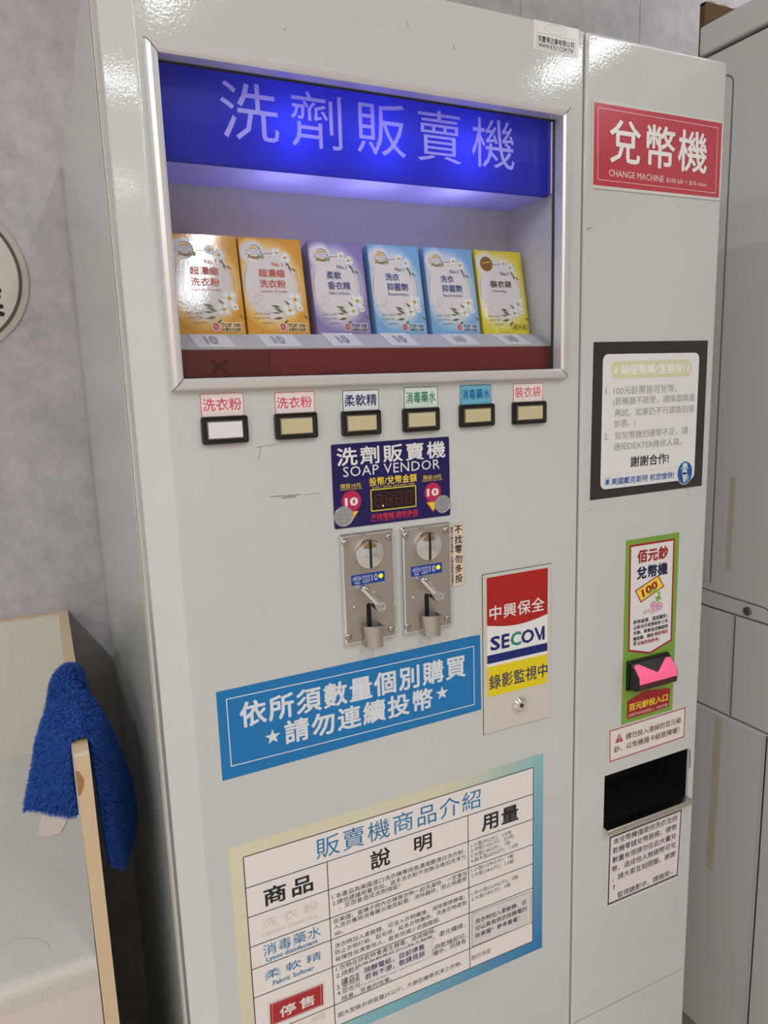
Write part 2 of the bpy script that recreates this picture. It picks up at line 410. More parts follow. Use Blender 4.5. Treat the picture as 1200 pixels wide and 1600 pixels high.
# shelf, price rail, maroon strip below
ta = math.radians(11.5)
bm = bmesh.new()
sy, sz = 0.0530, 1.5560; L = 0.066
e = (sy + L*math.cos(ta), sz - L*math.sin(ta))
loft(bm, [[(x, sy, sz), (x, e[0], e[1]), (x, e[0]-.0004, e[1]-.002), (x, sy-.0004, sz-.002)] for x in (IX0+.0006, IX1-.0006)], True, True)
bm_obj('shelf', bm, M_liner, SV)
rt, rb = (0.0522, 1.5563), (0.0225, 1.5403)
bm = bmesh.new()
loft(bm, [[(x, rt[0], rt[1]), (x, rb[0], rb[1]), (x, rb[0]+.0003, rb[1]-.0018), (x, rt[0]+.001, rt[1]-.002)] for x in (IX0+.0008, IX1-.004)], True, True)
rail = bm_obj('price_rail', bm, mat('grey_rail', (188, 190, 194), 0.4), SV)
def on_rail(x, t, off): # t 0 top .. 1 bottom
    nrm = Vector((0, rb[1]-rt[1], rt[0]-rb[0])).normalized(); nrm = nrm if nrm.y < 0 else -nrm
    p = Vector((x, rt[0] + t*(rb[0]-rt[0]), rt[1] + t*(rb[1]-rt[1]))) + nrm*off
    return p
for i, (x0, x1) in enumerate(((.150, .189), (.222, .262), (.297, .334), (.369, .404), (.449, .489), (.525, .563))):
    bm = bmesh.new(); pts = [(x0, .02), (x1, .02), (x1+.0035, .93), (x0+.0035, .93)]
    loft(bm, [[on_rail(x, t, .0002) for x, t in pts], [on_rail(x, t, .0005 + (.0014 if i in (2, 3) and t < .5 else 0)) for x, t in pts]], True, True)
    vs, fs = glyphs('10' if i != 3 else '10', 0.01)
    n = len(bm.verts); vv = [bm.verts.new(on_rail(x0 + .013 + u*.012 + (1-v)*.002, .78 - .55*v, .0022)) for u, v in vs]
    for f in fs:
        try: bm.faces.new([vv[k] for k in f]).material_index = 1
        except ValueError: pass
    bm_obj('price_tag', bm, [mat('tag_paper', (218, 218, 224), 0.6), ink((188, 188, 194))], rail)
for nm, x0, x1, m in (('maroon_strip', IX0 + .0008, 0.2252, M_maroon2), ('maroon_strip', 0.2254, 0.5938, M_maroon)):
    bmx = bmesh.new(); box(bmx, x0, x1, 0.0165, 0.0205, 1.5005, 1.5388)
    o = bm_obj(nm, bmx, m, SV, bevel=.0004)
    if x0 < .2:
        o['label'] = 'darker maroon strip end with a black cross'
        P = Print(.0164); cx, cz = (0.1721, 1.5218); d = .0075
        for s in (-1, 1): P.line([(cx-d, cz-s*d*.8), (cx+d, cz+s*d*.8)], .0042, (58, 22, 28), 1 + (s > 0))
        P.build('cross_mark', o)

# --- six selection buttons and their name labels
BTN = [((0.1457, 1.4729), (0.1941, 1.4448)), ((0.2211, 1.4726), (0.2690, 1.4450)), ((0.2958, 1.4717), (0.3436, 1.4441)), ((0.3699, 1.4714), (0.4179, 1.4442)), ((0.4441, 1.4724), (0.4931, 1.4456)), ((0.5188, 1.4725), (0.5692, 1.4448))]
LBL = [('洗衣粉', (0.1468, 1.4955), (0.1902, 1.4955), (0.1486, 1.4781), (0.1879, 1.4907), (214, 88, 112), (240, 226, 226), (200, 90, 108)),
       ('洗衣粉', (0.2228, 1.4946), (0.2664, 1.4939), (0.2246, 1.4774), (0.2633, 1.4894), (214, 88, 112), (240, 226, 226), (200, 80, 100)),
       ('柔軟精', (0.2985, 1.4938), (0.3415, 1.4935), (0.3002, 1.4762), (0.3389, 1.4891), (38, 50, 104), (226, 232, 238), (34, 42, 78)),
       ('消毒藥水', (0.3728, 1.4948), (0.4162, 1.4943), (0.3749, 1.4765), (0.4133, 1.4895), (26, 120, 92), (216, 232, 226), (30, 92, 62)),
       ('消毒藥水', (0.4459, 1.4945), (0.4892, 1.4949), (0.4478, 1.4778), (0.4873, 1.4900), (14, 92, 160), (112, 186, 214), (24, 92, 132)),
       ('裝衣袋', (0.5207, 1.4938), (0.5648, 1.4947), (0.5230, 1.4772), (0.5618, 1.4904), (220, 110, 128), (240, 230, 228), (190, 84, 88))]
names = ['white blank push button, leftmost', None, None, None, None, None]
for i, ((a, b), l) in enumerate(zip(BTN, LBL)):
    s_, p0, p1, q0, q1, ci, cb, cf = l
    x0, x1, z0, z1 = a[0] - .0004, b[0] - .0018, b[1] + .0002, a[1]
    zl0 = z1 - .001; zl1 = (p0[1] + p1[1])/2; xl0, xl1 = p0[0], p1[0]
    P = Print(-.0001)
    P.rrect(xl0, zl0, xl1, zl1, .0012, cf, 1); P.rrect(xl0 + .0007, zl0 + .0006, xl1 - .0007, zl1 - .0007, .0008, cb, 2)
    P.text(s_, q0, q1, ci, 3, 0.018, 1.0)
    P.build('button_label', SV)
    bm = bmesh.new()
    loft(bm, [rr(x0, z0, x1, z1, .0028, -.0001), rr(x0, z0, x1, z1, .0028, -.0042), rr(x0+.0008, z0+.0008, x1-.0008, z1-.0008, .0022, -.0058), rr(x0+.003, z0+.003, x1-.003, z1-.003, .001, -.0062),
              rr(x0+.0048, z0+.0044, x1-.0048, z1-.0044, .0006, -.0052), rr(x0+.0050, z0+.0046, x1-.0050, z1-.0046, .0006, -.0020)], True, True)
    bz = bm_obj('selection_button', bm, M_black, SV, smooth=30)
    bm = bmesh.new()
    loft(bm, [rr(x0+.0052, z0+.0048, x1-.0052, z1-.0048, .0006, -.0019), rr(x0+.0052, z0+.0048, x1-.0052, z1-.0048, .0006, -.0046), rr(x0+.0062, z0+.0058, x1-.0062, z1-.0058, .0004, -.0052)], True, False)
    bm_obj('lens_rim', bm, M_clearrim, bz)
    c = slab('button_cap', [(x0+.0064, z0+.006), (x1-.0064, z0+.006), (x1-.0064, z1-.006), (x0+.0064, z1-.006)], -.0044, .0012, M_cap_white if i == 0 else M_cap_cream, bz, bevel=.0002)
    if i == 0: c['label'] = 'white button cap'

# --- control panel with coin value display
NAVY = (30, 20, 88)
vx0, vx1 = (0.2824, 1.4353)[0], (0.4299, 1.3446)[0]; vz0, vz1 = (0.2827, 1.3432)[1], (0.4295, 1.4364)[1]
bm = bmesh.new(); loft(bm, [rr(vx0, vz0, vx1, vz1, .002, 0), rr(vx0, vz0, vx1, vz1, .002, -.0008)], True, True)
vp = bm_obj('vendor_panel', bm, ink(NAVY, 0.25), SV)
P = Print(-.0008)
P.text('洗劑販賣機', (0.2883, 1.4123), (0.4246, 1.4323), WHITE, 1, .022, 1.2, fit=False)
P.text('SOAP VENDOR', (0.2952, 1.4000), (0.4168, 1.4112), WHITE, 1, -.002, 1.08, fit=False)
YEL = (236, 206, 60)
P.text('投幣/兌幣金額', (0.3260, 1.3873), (0.3860, 1.3969), YEL, 1, .025, 1.05)
P.text('Coin / dollar currency ratio', (0.3294, 1.3844), (0.3829, 1.3861), YEL, 2, 0, 1.1)
P.text('限投10元', (0.2916, 1.3876), (0.3159, 1.3923), YEL, 1, .01)
P.text('Limited to 10 per coin', (0.2915, 1.3852), (0.3166, 1.3869), YEL, 1)
P.text('限投10元', (0.3947, 1.3883), (0.4187, 1.3935), YEL, 1, .01)
P.text('Limited to 10 per coin', (0.3929, 1.3858), (0.4194, 1.3880), YEL, 1)
RED = (190, 34, 84)
for (c, t0, t1, r) in (((0.3036, 1.3726), (0.2956, 1.3672), (0.3114, 1.3769), .0118), ((0.4067, 1.3733), (0.3987, 1.3684), (0.4144, 1.3778), .0110)):
    P.ell(c[0], c[1], r, r, RED, 2); P.text('10', t0, t1, WHITE, 3, .05)
for c in ((0.3040, 1.3560), (0.4075, 1.3569)):
    P.poly([(c[0]-.0105, c[1]+.0055), (c[0]+.0085, c[1]+.0055), (c[0]-.001, c[1]-.0075)], RED, 1); P.poly([(c[0]-.0085, c[1]+.0047), (c[0]+.007, c[1]+.0047), (c[0]-.0008, c[1]-.006)], YEL, 2)
P.text('不找零錢 請勿多投', (0.3265, 1.3503), (0.3870, 1.3538), (214, 50, 70), 1, .02)
P.text('No Change Do not multi-cast', (0.3271, 1.3469), (0.3860, 1.3481), (190, 44, 76), 1)
P.build('lettering', vp)
dx0, dx1 = (0.3270, 1.3833)[0], (0.3848, 1.3585)[0]; dz0, dz1 = (0.3279, 1.3585)[1] - .0003, (0.3850, 1.3832)[1] + .0003
P = Print(-.0009)
P.rrect(dx0, dz0, dx1, dz1, .0012, (214, 200, 78), 1); P.rrect(dx0+.0013, dz0+.0013, dx1-.0013, dz1-.0013, .0008, mat('display_window', (22, 4, 8), 0.12), 2)
M_seg = mat('unlit_segment', (96, 20, 26), 0.3)
sw = (dx1-dx0-.006)/4
for k in range(4):
    bx = dx0 + .0055 + k*sw*.98; bz = dz0 + .0055; w_ = sw*.56; h_ = (dz1-dz0) - .012; sl = .0012; t = .0013
    def q(u, v): return (bx + u*w_ + v*sl, bz + v*h_)
    for (u0, v0, u1, v1) in ((.12, 0, .88, 0), (.12, .5, .88, .5), (.12, 1, .88, 1), (0, .06, 0, .44), (0, .56, 0, .94), (1, .06, 1, .44), (1, .56, 1, .94)):
        P.line([q(u0, v0), q(u1, v1)], t, M_seg, 3)
    P.ell(bx + w_ + .0022, bz, .0006, .0006, M_seg, 3, 12)
P.ell(dx0 + .0055 + sw*.56 + .0022, dz0 + .0055, .0008, .0008, mat('lit_dot', (255, 200, 190), 0.3, emit=(255, 120, 100), estr=6.0), 4, 12)
P.build('coin_display', vp)
M_coin = mat('silver_coin', (190, 192, 204), 0.22, metal=0.9, bump=(420, 0.9, 3, 0.001))
for c, r in (((0.2934, 1.3566), .0115), ((0.4191, 1.3579), .0109)):
    bm = bmesh.new(); loft(bm, [circ(c[0], c[1], rr_, y) for rr_, y in ((r, -.0008), (r, -.0022), (r*.97, -.0026), (r*.9, -.0026), (r*.87, -.0023))], True, True)
    bm_obj('glued_coin', bm, M_coin, vp, smooth=40)

# --- two coin acceptors
def acceptor(dx, dz):
    x0, x1, z0, z1 = 0.2866 + dx, 0.3526 + dx, 1.2082 + dz, 1.3373 + dz
    bm = bmesh.new()
    loft(bm, [rr(x0, z0, x1, z1, .003, -.0001), rr(x0, z0, x1, z1, .003, -.0040), rr(x0+.0010, z0+.0010, x1-.0010, z1-.0010, .0026, -.0060), rr(x0+.0024, z0+.0024, x1-.0024, z1-.0024, .0022, -.0066), rr(x0+.0034, z0+.0034, x1-.0034, z1-.0034, .0018, -.0064)], True, False)
    pl = bm_obj('coin_acceptor', bm, M_chrome, SV, smooth=30)
    bm = bmesh.new(); loft(bm, [rr(x0+.0033, z0+.0033, x1-.0033, z1-.0033, .0018, -.0040), rr(x0+.0033, z0+.0033, x1-.0033, z1-.0033, .0018, -.0060)], False, True)
    bm_obj('face_plate', bm, M_hammer, pl)
    yf = -.0060
    def V(p): return (p[0] + dx, p[1] + dz)
    for p in ((0.2918, 1.3277), (0.3455, 1.3282), (0.2911, 1.2189), (0.3451, 1.2188)):
        p = V(p); bm = bmesh.new()
        loft(bm, [circ(p[0], p[1], .0043*math.cos(a), yf - .0026*math.sin(a), 20) for a in (0, .35, .7, 1.05, 1.35)], True, True)
        bm_obj('rivet', bm, M_steel, pl, smooth=60)
    # coin entry: raised ring, domed face, vertical slot
    c = V((0.3182, 1.3132)); R = .0168
    bm = bmesh.new()
    pr = [(R+.0006, yf), (R+.0004, -.0118), (R-.0004, -.0140), (R-.0016, -.0145)] + [(R-.0016-(R-.0016)*k/9, -.0142 - .0024*math.sin(k/9*PI/2)) for k in range(1, 9)]
    loft(bm, [circ(c[0], c[1], r, y, 48) for r, y in pr], False, True)
    rg = bm_obj('coin_entry', bm, M_chrome, pl, smooth=40)
    bm = bmesh.new(); h = R - .0006
    la, lb = [], []
    for k in range(13):
        t = -1 + 2*k/12; z = c[1] + t*h; y = -.0142 - .0024*math.cos(min(1, abs(t))*PI/2) - .0002
        wd = .0014; ox = .0011*(t*t) - .0004
        la.append((c[0] + ox - wd, y, z)); lb.append((c[0] + ox + wd, y, z))
    loft(bm, [la, lb], closed=False); bm_obj('coin_slot', bm, M_void, rg)
    # blue value tag
    a, b = V((0.2974, 1.2775)), V((0.3389, 1.2895))
    P = Print(yf - .0001)
    BL_ = (16, 64, 156)
    P.rect(a[0], a[1], b[0], b[1], BL_, 1)
    wv, hv = b[0]-a[0], b[1]-a[1]
    def T(u, v): return (a[0] + u*wv, a[1] + v*hv)
    P.ering(a[0]+.17*wv, a[1]+.63*hv, .13*wv, .22*hv, .0004, WHITE, 2); P.text('WEI-YA', T(.07, .54), T(.27, .72), WHITE, 2, .02)
    P.text('唯亞', T(.1, .1), T(.25, .32), WHITE, 2); P.text('PLEASE', T(.33, .62), T(.56, .84), WHITE, 2); P.text('INSERT', T(.33, .14), T(.56, .36), WHITE, 2)
    P.rect(*T(.33, .47), *T(.56, .51), WHITE, 2); P.text('10', T(.6, .2), T(.78, .84), WHITE, 2)
    P.ell(a[0]+.875*wv, a[1]+.57*hv, .0028, .0028, mat('yellow_lamp', (232, 240, 40), 0.3, emit=(225, 240, 20), estr=0.5), 3)
    P.build('value_tag', pl)
    # return lever
    bm = bmesh.new()
    k0, k1 = V((0.3069, 1.2769)), V((0.3267, 1.2527))
    dv = Vector((k1[0]-k0[0], 0, k1[1]-k0[1])); nd = Vector((-dv.z, 0, dv.x)).normalized()
    def ringp(p, y, rw, rd): return [(p[0] + nd.x*rw*math.cos(t), y + rd*math.sin(t), p[1] + nd.z*rw*math.cos(t)) for t in [2*PI*k/16 for k in range(16)]]
    st = [(0, -.0062, .0034, .0015), (.04, -.0125, .0036, .0026), (.15, -.0145, .0036, .0028), (.6, -.0165, .0037, .003), (1.0, -.0175, .0038, .003)]
    loft(bm, [ringp((k0[0] + dv.x*t, k0[1] + dv.z*t), y, rw, rd) for t, y, rw, rd in st], True, True)
    loft(bm, [circ(k1[0], k1[1], r, y, 28) for r, y in ((.0064, yf), (.0064, -.0195), (.0059, -.0205), (.0054, -.0205), (.0052, -.0202))], True, True)
    lv = bm_obj('return_lever', bm, M_chrome, pl, smooth=35)
    P = Print(-.0203); P.text('PUSH', (k1[0]-.003, k1[1]-.0008), (k1[0]+.003, k1[1]+.0012), (120, 118, 116), 1); P.build('lever_mark', lv)
    for p in ((0.2991, 1.2534), (0.3238, 1.2666)):
        p = V(p); bm = bmesh.new(); loft(bm, [circ(p[0], p[1], r, y, 14) for r, y in ((.0021, yf), (.0018, -.0082), (.0009, -.009))], True, True)
        bm_obj('locating_pin', bm, M_chrome, pl, smooth=50)
    # slot running down into the return cup
    cs = V((0.3174, 1.2548)); ce = V((0.3186, 1.2219))
    P = Print(yf - .0001); xw = .0029
    P.poly([(cs[0]-xw, ce[1]-.010), (cs[0]+xw, ce[1]-.010)] + [(cs[0] + xw*math.cos(t), cs[1] - xw + xw*math.sin(t)) for t in [PI*k/10 for k in range(11)]], M_void, 1)
    P.build('return_slot', pl)
    zt = V((0.3165, 1.2304))[1]; zb = zt - .0245; cx = cs[0] + .0008
    plan = [(-.0125, yf), (-.0122, -.0095), (-.010, -.0140), (-.006, -.0180), (-.001, -.0208), (.004, -.0225), (.0085, -.0228), (.0105, -.0215), (.0112, -.0185), (.0114, -.012), (.0115, yf)]
    inn = [(x*.86 + .0002, y + .0013 if y < yf else y) for x, y in plan]
    def lp(pts, z, s=1.0, tilt=0.0): return [(cx + x*s, y, z + tilt*(yf - y)) for x, y in pts]
    bm = bmesh.new()
    loft(bm, [lp(plan, zb, .80), lp(plan, zb + .012, .86), lp(plan, zt - .004, .98), lp(plan, zt, 1.0, .0), lp(inn, zt, 1.0), lp(inn, zt - .004, .95), lp(inn, zt - .011, .8)], False, False, closed=False)
    bm.faces.new([bm.verts.new(p) for p in lp(plan, zb, .80)])
    cup = bm_obj('return_cup', bm, M_cup, pl, smooth=50)
    bm = bmesh.new(); bm.faces.new([bm.verts.new(p) for p in lp([(x*.97, y*.97) for x, y in inn], zt - .006)])
    bm_obj('cup_opening', bm, M_void, cup)
acceptor(0, 0); acceptor(0.0752, -0.0006)
# --- narrow notice strip beside the right coin acceptor
q = [(0.4292, 1.3308), (0.4477, 1.3337), (0.4488, 1.2549), (0.4299, 1.2541)]
st = slab('notice_strip', q, -.0001, .0003, ink((226, 208, 180)), SV); st['label'] = 'narrow cream paper strip with vertical writing'
P = Print(-.0004); DK = (34, 32, 84)
P.frame([(x + (.0004 if i in (0, 3) else -.0004), z + (.0004 if i > 1 else -.0004)) for i, (x, z) in enumerate(q)], .0003, (130, 110, 84), 1)
for k, ch in enumerate('不找零勿多投'):
    u0, v0, u1, v1 = 242 + 5*k, 235 + 193*k, 382 + 6*k, 400 + 193*k
    x0 = q[0][0] + (q[1][0]-q[0][0])*.335; x1 = q[0][0] + (q[1][0]-q[0][0])*.90
    ztop = q[1][1] - .0040; pt = .01205
    P.text(ch, (x0, ztop - pt*k - .0104), (x1, ztop - pt*k), DK, 2, .02)
x0 = q[0][0] + (q[1][0]-q[0][0])*.06; x1 = x0 + .0031; zz = q[0][1] - .0018
for k, ch in enumerate('機具卡幣才能退幣，正常投幣無法退幣！'):
    if ch == '，': P.text(ch, (x0+.001, zz - .0041*k - .0026), (x0+.002, zz - .0041*k - .0012), DK, 2)
    elif ch == '！': P.text(ch, (x0+.001, zz - .0041*k - .0036), (x0+.002, zz - .0041*k), DK, 2)
    else: P.text(ch, (x0, zz - .0041*k - .0036), (x1, zz - .0041*k), DK, 2, .01)
P.build('lettering', st)

# --- blue "buy one at a time" sticker
BLU = (22, 118, 184)
q = [(0.1399, 1.1838), (0.4601, 1.1872), (0.4703, 1.1866), (0.4710, 1.0870), (0.1396, 1.0817)]
st = slab('blue_sticker', q, -.0001, .0003, ink(BLU), SV)
P = Print(-.0004)
a, b = (0.1497, 1.1742), (0.4612, 1.0957)
P.frame([(a[0], b[1]), (b[0], b[1]), (b[0], a[1]), (a[0], a[1])], .0011, (214, 222, 232), 1)
P.text('依所須數量個別購買', (0.1632, 1.1367), (0.4487, 1.1664), (218, 224, 232), 1, .03, 1.13)
P.text('請勿連續投幣', (0.2117, 1.1052), (0.4009, 1.1335), (218, 224, 232), 1, .03, 1.13)
for c in ((0.1981, 1.1185), (0.4142, 1.1219)): P.star(c[0], c[1], .0092, (218, 224, 232), 1)
P.build('lettering', st)

# --- security access door with its sticker and lock
x0, z1 = (0.4746, 1.2631); x1, z0 = (0.5791, 1.0517)
bm = bmesh.new(); loft(bm, [[(x0-.0008, -.0002, z0-.0008), (x1+.0008, -.0002, z0-.0008), (x1+.0008, -.0002, z1+.0008), (x0-.0008, -.0002, z1+.0008)]], True)
bm_obj('access_door_gap', bm, M_seam, SV)
bm = bmesh.new(); loft(bm, [rr(x0, z0, x1, z1, .0006, -.0002), rr(x0, z0, x1, z1, .0006, -.0012), rr(x0+.0004, z0+.0004, x1-.0004, z1-.0004, .0006, -.0015)], True, True)
ad = bm_obj('access_door', bm, mat('light_grey_enamel', (205, 202, 196), 0.28), SV, smooth=30)
P = Print(-.0015)
sx0, sz1 = (0.4787, 1.2589); sx1 = (0.5735, 1.1974)[0]; sz0 = (0.4805, 1.1017)[1]
sx0 = (sx0 + (0.4808, 1.1422)[0])/2
P.rect(sx0, sz0, sx1, sz1, (232, 232, 234), 1)
zl, zr = (0.4796, 1.1971)[1], (0.5740, 1.1969)[1]
n = 16; RD = (172, 28, 24)
P.poly([(sx0, sz1), (sx1, sz1)] + [(sx1 + (sx0-sx1)*k/n, zr + (zl-zr)*k/n - .0062*math.sin(PI*k/n)) for k in range(n+1)], RD, 2)
P.text('中興保全', (0.4835, 1.2027), (0.5683, 1.2217), WHITE, 3, .015, 1.08)
NB = (16, 34, 110)
ba, bb = (0.4845, 1.1628), (0.5690, 1.1816); sw = bb[0]-ba[0]; sh = bb[1]-ba[1]
def sq(u, v): return (ba[0] + u*sw, ba[1] + v*sh)
for ch, u0, u1, c in (('S', 0, .175, NB), ('E', .2, .345, NB), ('C', .365, .56, (30, 140, 116)), ('O', .56, .8, NB)): P.text(ch, sq(u0, 0), sq(u1, 1), c, 3, .035)
P.poly([sq(.80, 1), sq(.845, 1), sq(.915, .32), sq(.955, 1), sq(1, 1), sq(1, 0), sq(.955, 0), sq(.955, .55), sq(.92, .02), sq(.895, .02)], NB, 3)
P.rect(sx0, (0.4813, 1.1463)[1], sx1, (0.4810, 1.1575)[1], NB, 2)
P.rect(sx0, sz0, sx1, (0.4808, 1.1420)[1], (228, 208, 22), 2)
P.text('錄影監視中', (0.4823, 1.1105), (0.5741, 1.1302), (20, 34, 96), 3, .012, 1.02)
o = P.build('security_sticker', ad); o['label'] = 'red, white and yellow security sticker'
c = (0.5287, 1.0819)
bm = bmesh.new(); loft(bm, [circ(c[0], c[1], r, y, 32) for r, y in ((.0104, -.0015), (.0102, -.0040), (.0066, -.0078), (.0060, -.0080), (.0036, -.0080), (.0034, -.0070))], True, True)
lk = bm_obj('lock', bm, M_chrome, ad, smooth=35)
P = Print(-.0071); P.ell(c[0], c[1], .0026, .0026, M_void, 1, 20); P.rect(c[0]-.0004, c[1]-.0014, c[0]+.0004, c[1]+.0014, (90, 88, 84), 2); P.build('keyhole', lk)

# --- product table poster
qx0, qz1 = (0.1398, 1.0004); qx1 = ((0.5701, 1.0006)[0] + (0.5686, 0.7017)[0])/2; qz1 = (qz1 + (0.5701, 1.0006)[1])/2; qz0 = (0.5686, 0.7017)[1]
M_poster = mat('poster_border_print', (220, 214, 190), 0.4)
nt = M_poster.node_tree; tc = nt.nodes.new('ShaderNodeTexCoord'); rp = nt.nodes.new('ShaderNodeValToRGB')
cx_ = nt.nodes.new('ShaderNodeVectorMath'); cx_.operation = 'DOT_PRODUCT'; cx_.inputs[1].default_value = (0.55/(qx1-qx0), 0, -0.40/(qz1-qz0))
ad_ = nt.nodes.new('ShaderNodeMath'); ad_.operation = 'ADD'; ad_.inputs[1].default_value = 0.525
for e_, (p_, c_) in zip(range(4), ((0.0, (219, 214, 190)), (0.42, (212, 210, 186)), (0.62, (130, 186, 196)), (1.0, (20, 112, 178)))):
    el = rp.color_ramp.elements[e_] if e_ < 2 else rp.color_ramp.elements.new(p_)
    el.position = p_; el.color = lin(c_)
nt.links.new(tc.outputs['Object'], cx_.inputs[0]); nt.links.new(cx_.outputs['Value'], ad_.inputs[0]); nt.links.new(ad_.outputs[0], rp.inputs['Fac']); nt.links.new(rp.outputs['Color'], nt.nodes['Principled BSDF'].inputs['Base Color'])
ps = slab('product_poster', [(qx0, qz0), (qx1, qz0), (qx1, qz1), (qx0, qz1)], -.0001, .0003, M_poster, SV)
P = Print(-.0004)
tx0 = (0.1557, 0.9841)[0]; tx1 = ((0.5536, 0.9849)[0] + (0.5518, 0.7187)[0])/2; tz1 = ((0.1557, 0.9841)[1] + (0.5536, 0.9849)[1])/2; tz0 = (0.5518, 0.7187)[1]
P.rect(tx0, tz0, tx1, tz1, (231, 228, 228), 1)
c1 = ((0.2538, 0.9456)[0] + (0.2536, 0.7492)[0])/2; c2 = ((0.4492, 0.9453)[0] + (0.4486, 0.7188)[0])/2
rows = [p[1] for p in ((0.2538, 0.9456), (0.2530, 0.9082), (0.2536, 0.8699), (0.2535, 0.8405), (0.2536, 0.8029), (0.2536, 0.7492))]
K = (30, 28, 30); lw = .0011
def hl(z, x0=None, x1=None): P.rect(tx0 if x0 is None else x0, z-lw/2, tx1 if x1 is None else x1, z+lw/2, K, 2)
for z in [tz1, tz0] + rows: hl(z)
for x, zt in ((tx0, tz1), (tx1, tz1), (c1, rows[0]), (c2, rows[0])): P.rect(x-lw/2, tz0, x+lw/2, zt, K, 2)
TB = (32, 118, 172); FD = (212, 206, 190)
P.text('販賣機商品介紹', (0.2411, 0.9525), (0.4687, 0.9783), TB, 3, 0, 1.1)
P.text('商品', (0.1754, 0.9146), (0.2350, 0.9378), K, 3, .025, 1.25)
P.text('說', (0.3094, 0.9144), (0.3361, 0.9394), K, 3, .02); P.text('明', (0.3696, 0.9173), (0.3950, 0.9390), K, 3, .02)
P.text('用量', (0.4699, 0.9146), (0.5283, 0.9391), K, 3, .025, 1.1)
P.text('洗衣粉', (0.1709, 0.8871), (0.2401, 0.8999), FD, 3, 0, 1.5); P.text('Laundry Detergent', (0.1713, 0.8771), (0.2392, 0.8820), FD, 3)
P.text('消毒藥水', (0.1704, 0.8535), (0.2413, 0.8641), TB, 3, 0, 1.05); P.text('Lysoc disinfectant', (0.1735, 0.8433), (0.2368, 0.8484), TB, 3, .02)
P.text('柔軟精', (0.1704, 0.8203), (0.2403, 0.8317), TB, 3, 0, 1.5); P.text('Fabric Softner', (0.1795, 0.8101), (0.2307, 0.8156), TB, 3, .02)
P.text('裝衣袋', (0.1699, 0.7373), (0.2416, 0.7458), FD, 3, 0, 1.5)
for s_, a, b in (('1.本產品為美國進口洗衣機專用高濃增艷漂白洗衣粉。', (0.2578, 0.8954), (0.4439, 0.8981)), ('2.請依建議用量添加，過多洗衣粉不但無法增加洗淨力', (0.2579, 0.8865), (0.4443, 0.8898)), ('，反而會造成洗劑殘留！', (0.2660, 0.8786), (0.3480, 0.8822)),
    ('在美國，當襪子與內衣褲等衣物一起洗濯時，一定會加', (0.2578, 0.8612), (0.4461, 0.8665)), ('入洗衣專用消毒藥水徹底殺菌、消除蟲卵，阻止病菌感', (0.2580, 0.8531), (0.4455, 0.8586)), ('染。', (0.2581, 0.8439), (0.2713, 0.8489)),
    ('洗衣時加入柔軟精，可深入衣物纖維，消除磨擦靜電，', (0.2579, 0.8274), (0.4430, 0.8322)), ('防止衣物打結、起毛球，延長衣物壽命。洗後衣物柔軟', (0.2580, 0.8185), (0.4455, 0.8231)), ('有彈性且清香怡人，能有效減少衣服縐摺。', (0.2578, 0.8107), (0.4046, 0.8118)),
    ('1.衣物在烘乾時會產生靜電，造成縐摺。', (0.2582, 0.7956), (0.3979, 0.8002)), ('2.烘乾時使用靜電紙可以除去靜電，柔化纖維，', (0.2583, 0.7879), (0.4423, 0.7895)), ('讓衣物更加舒適。', (0.2643, 0.7786), (0.3335, 0.7774)), ('3.使用時將靜電紙與衣物一同放入烘乾機即可。', (0.2580, 0.7712), (0.4448, 0.7729)), ('4.您也可將使用過的靜電紙放置於衣櫃中，同樣有', (0.2582, 0.7617), (0.4433, 0.7657)), ('除臭、芳香的效果。', (0.2639, 0.7514), (0.3328, 0.7562)),
    ('超大型裝衣袋容量25公斤，方便您攜帶洗淨之衣物。', (0.2575, 0.7313), (0.4362, 0.7345)),
    ('1.小型(9公斤)：1/2包', (0.4527, 0.8989), (0.5171, 0.9014)), ('2.中型(12公斤)：2/3包', (0.4526, 0.8915), (0.5205, 0.8948)), ('3.大型(18公斤)：1包', (0.4525, 0.8840), (0.5148, 0.8868)), ('4.超大型(25公斤)：1.5包', (0.4524, 0.8764), (0.5277, 0.8795)),
    ('1.小型(12/9公斤)：1組', (0.4527, 0.8626), (0.5203, 0.8656)), ('2.中型(18公斤)：1.5組', (0.4526, 0.8544), (0.5203, 0.8574)), ('1.中小型(12/9公斤)：2瓶', (0.4528, 0.8281), (0.5275, 0.8306)), ('2.大型(18公斤)：3瓶', (0.4527, 0.8201), (0.5150, 0.8233)),
    ('自行決定', (0.4518, 0.7315), (0.4827, 0.7351))):
    P.text(s_, a, b, (44, 40, 42), 3, .004)
P.build('lettering', ps)
# pieces stuck over the poster
def patch(name, q, fill, label, edge=None, ew=.0006, yb=-.0009, gl=None):
    o = slab(name, q, -.0008, .0001, fill, ps); o['label'] = label
    return o
q = [(0.1716, 0.7892), (0.2425, 0.7882), (0.2417, 0.7549), (0.1707, 0.7555)]
o = patch('sold_out_tag', q, mat('laminate_film', (222, 219, 216), 0.15), 'small red sold-out tag in clear laminate')
P = Print(-.0010); qq = P.frame(q, .0022, mat('laminate_film', (222, 219, 216), 0.15), 0)
SR = (170, 38, 44)
P.poly(qq, SR, 1); P2 = [(Vector(p) + (Vector((sum(c[0] for c in qq)/4, sum(c[1] for c in qq)/4)) - Vector(p))*.08) for p in qq]
P.frame([tuple(p) for p in P2], .0003, WHITE, 2); P.text('停售', (0.1849, 0.7630), (0.2287, 0.7777), WHITE, 2, .02, 1.35); P.build('lettering', ps)['label'] = 'white lettering on the red tag'
q = [(0.2870, 0.7895), (0.3921, 0.7888), (0.3919, 0.7608), (0.2882, 0.7620)]
o = patch('suspension_note', q, ink((224, 222, 226)), 'small white paper note taped over the table')
P = Print(-.0010); P.frame(q, .0004, (176, 172, 172), 0)
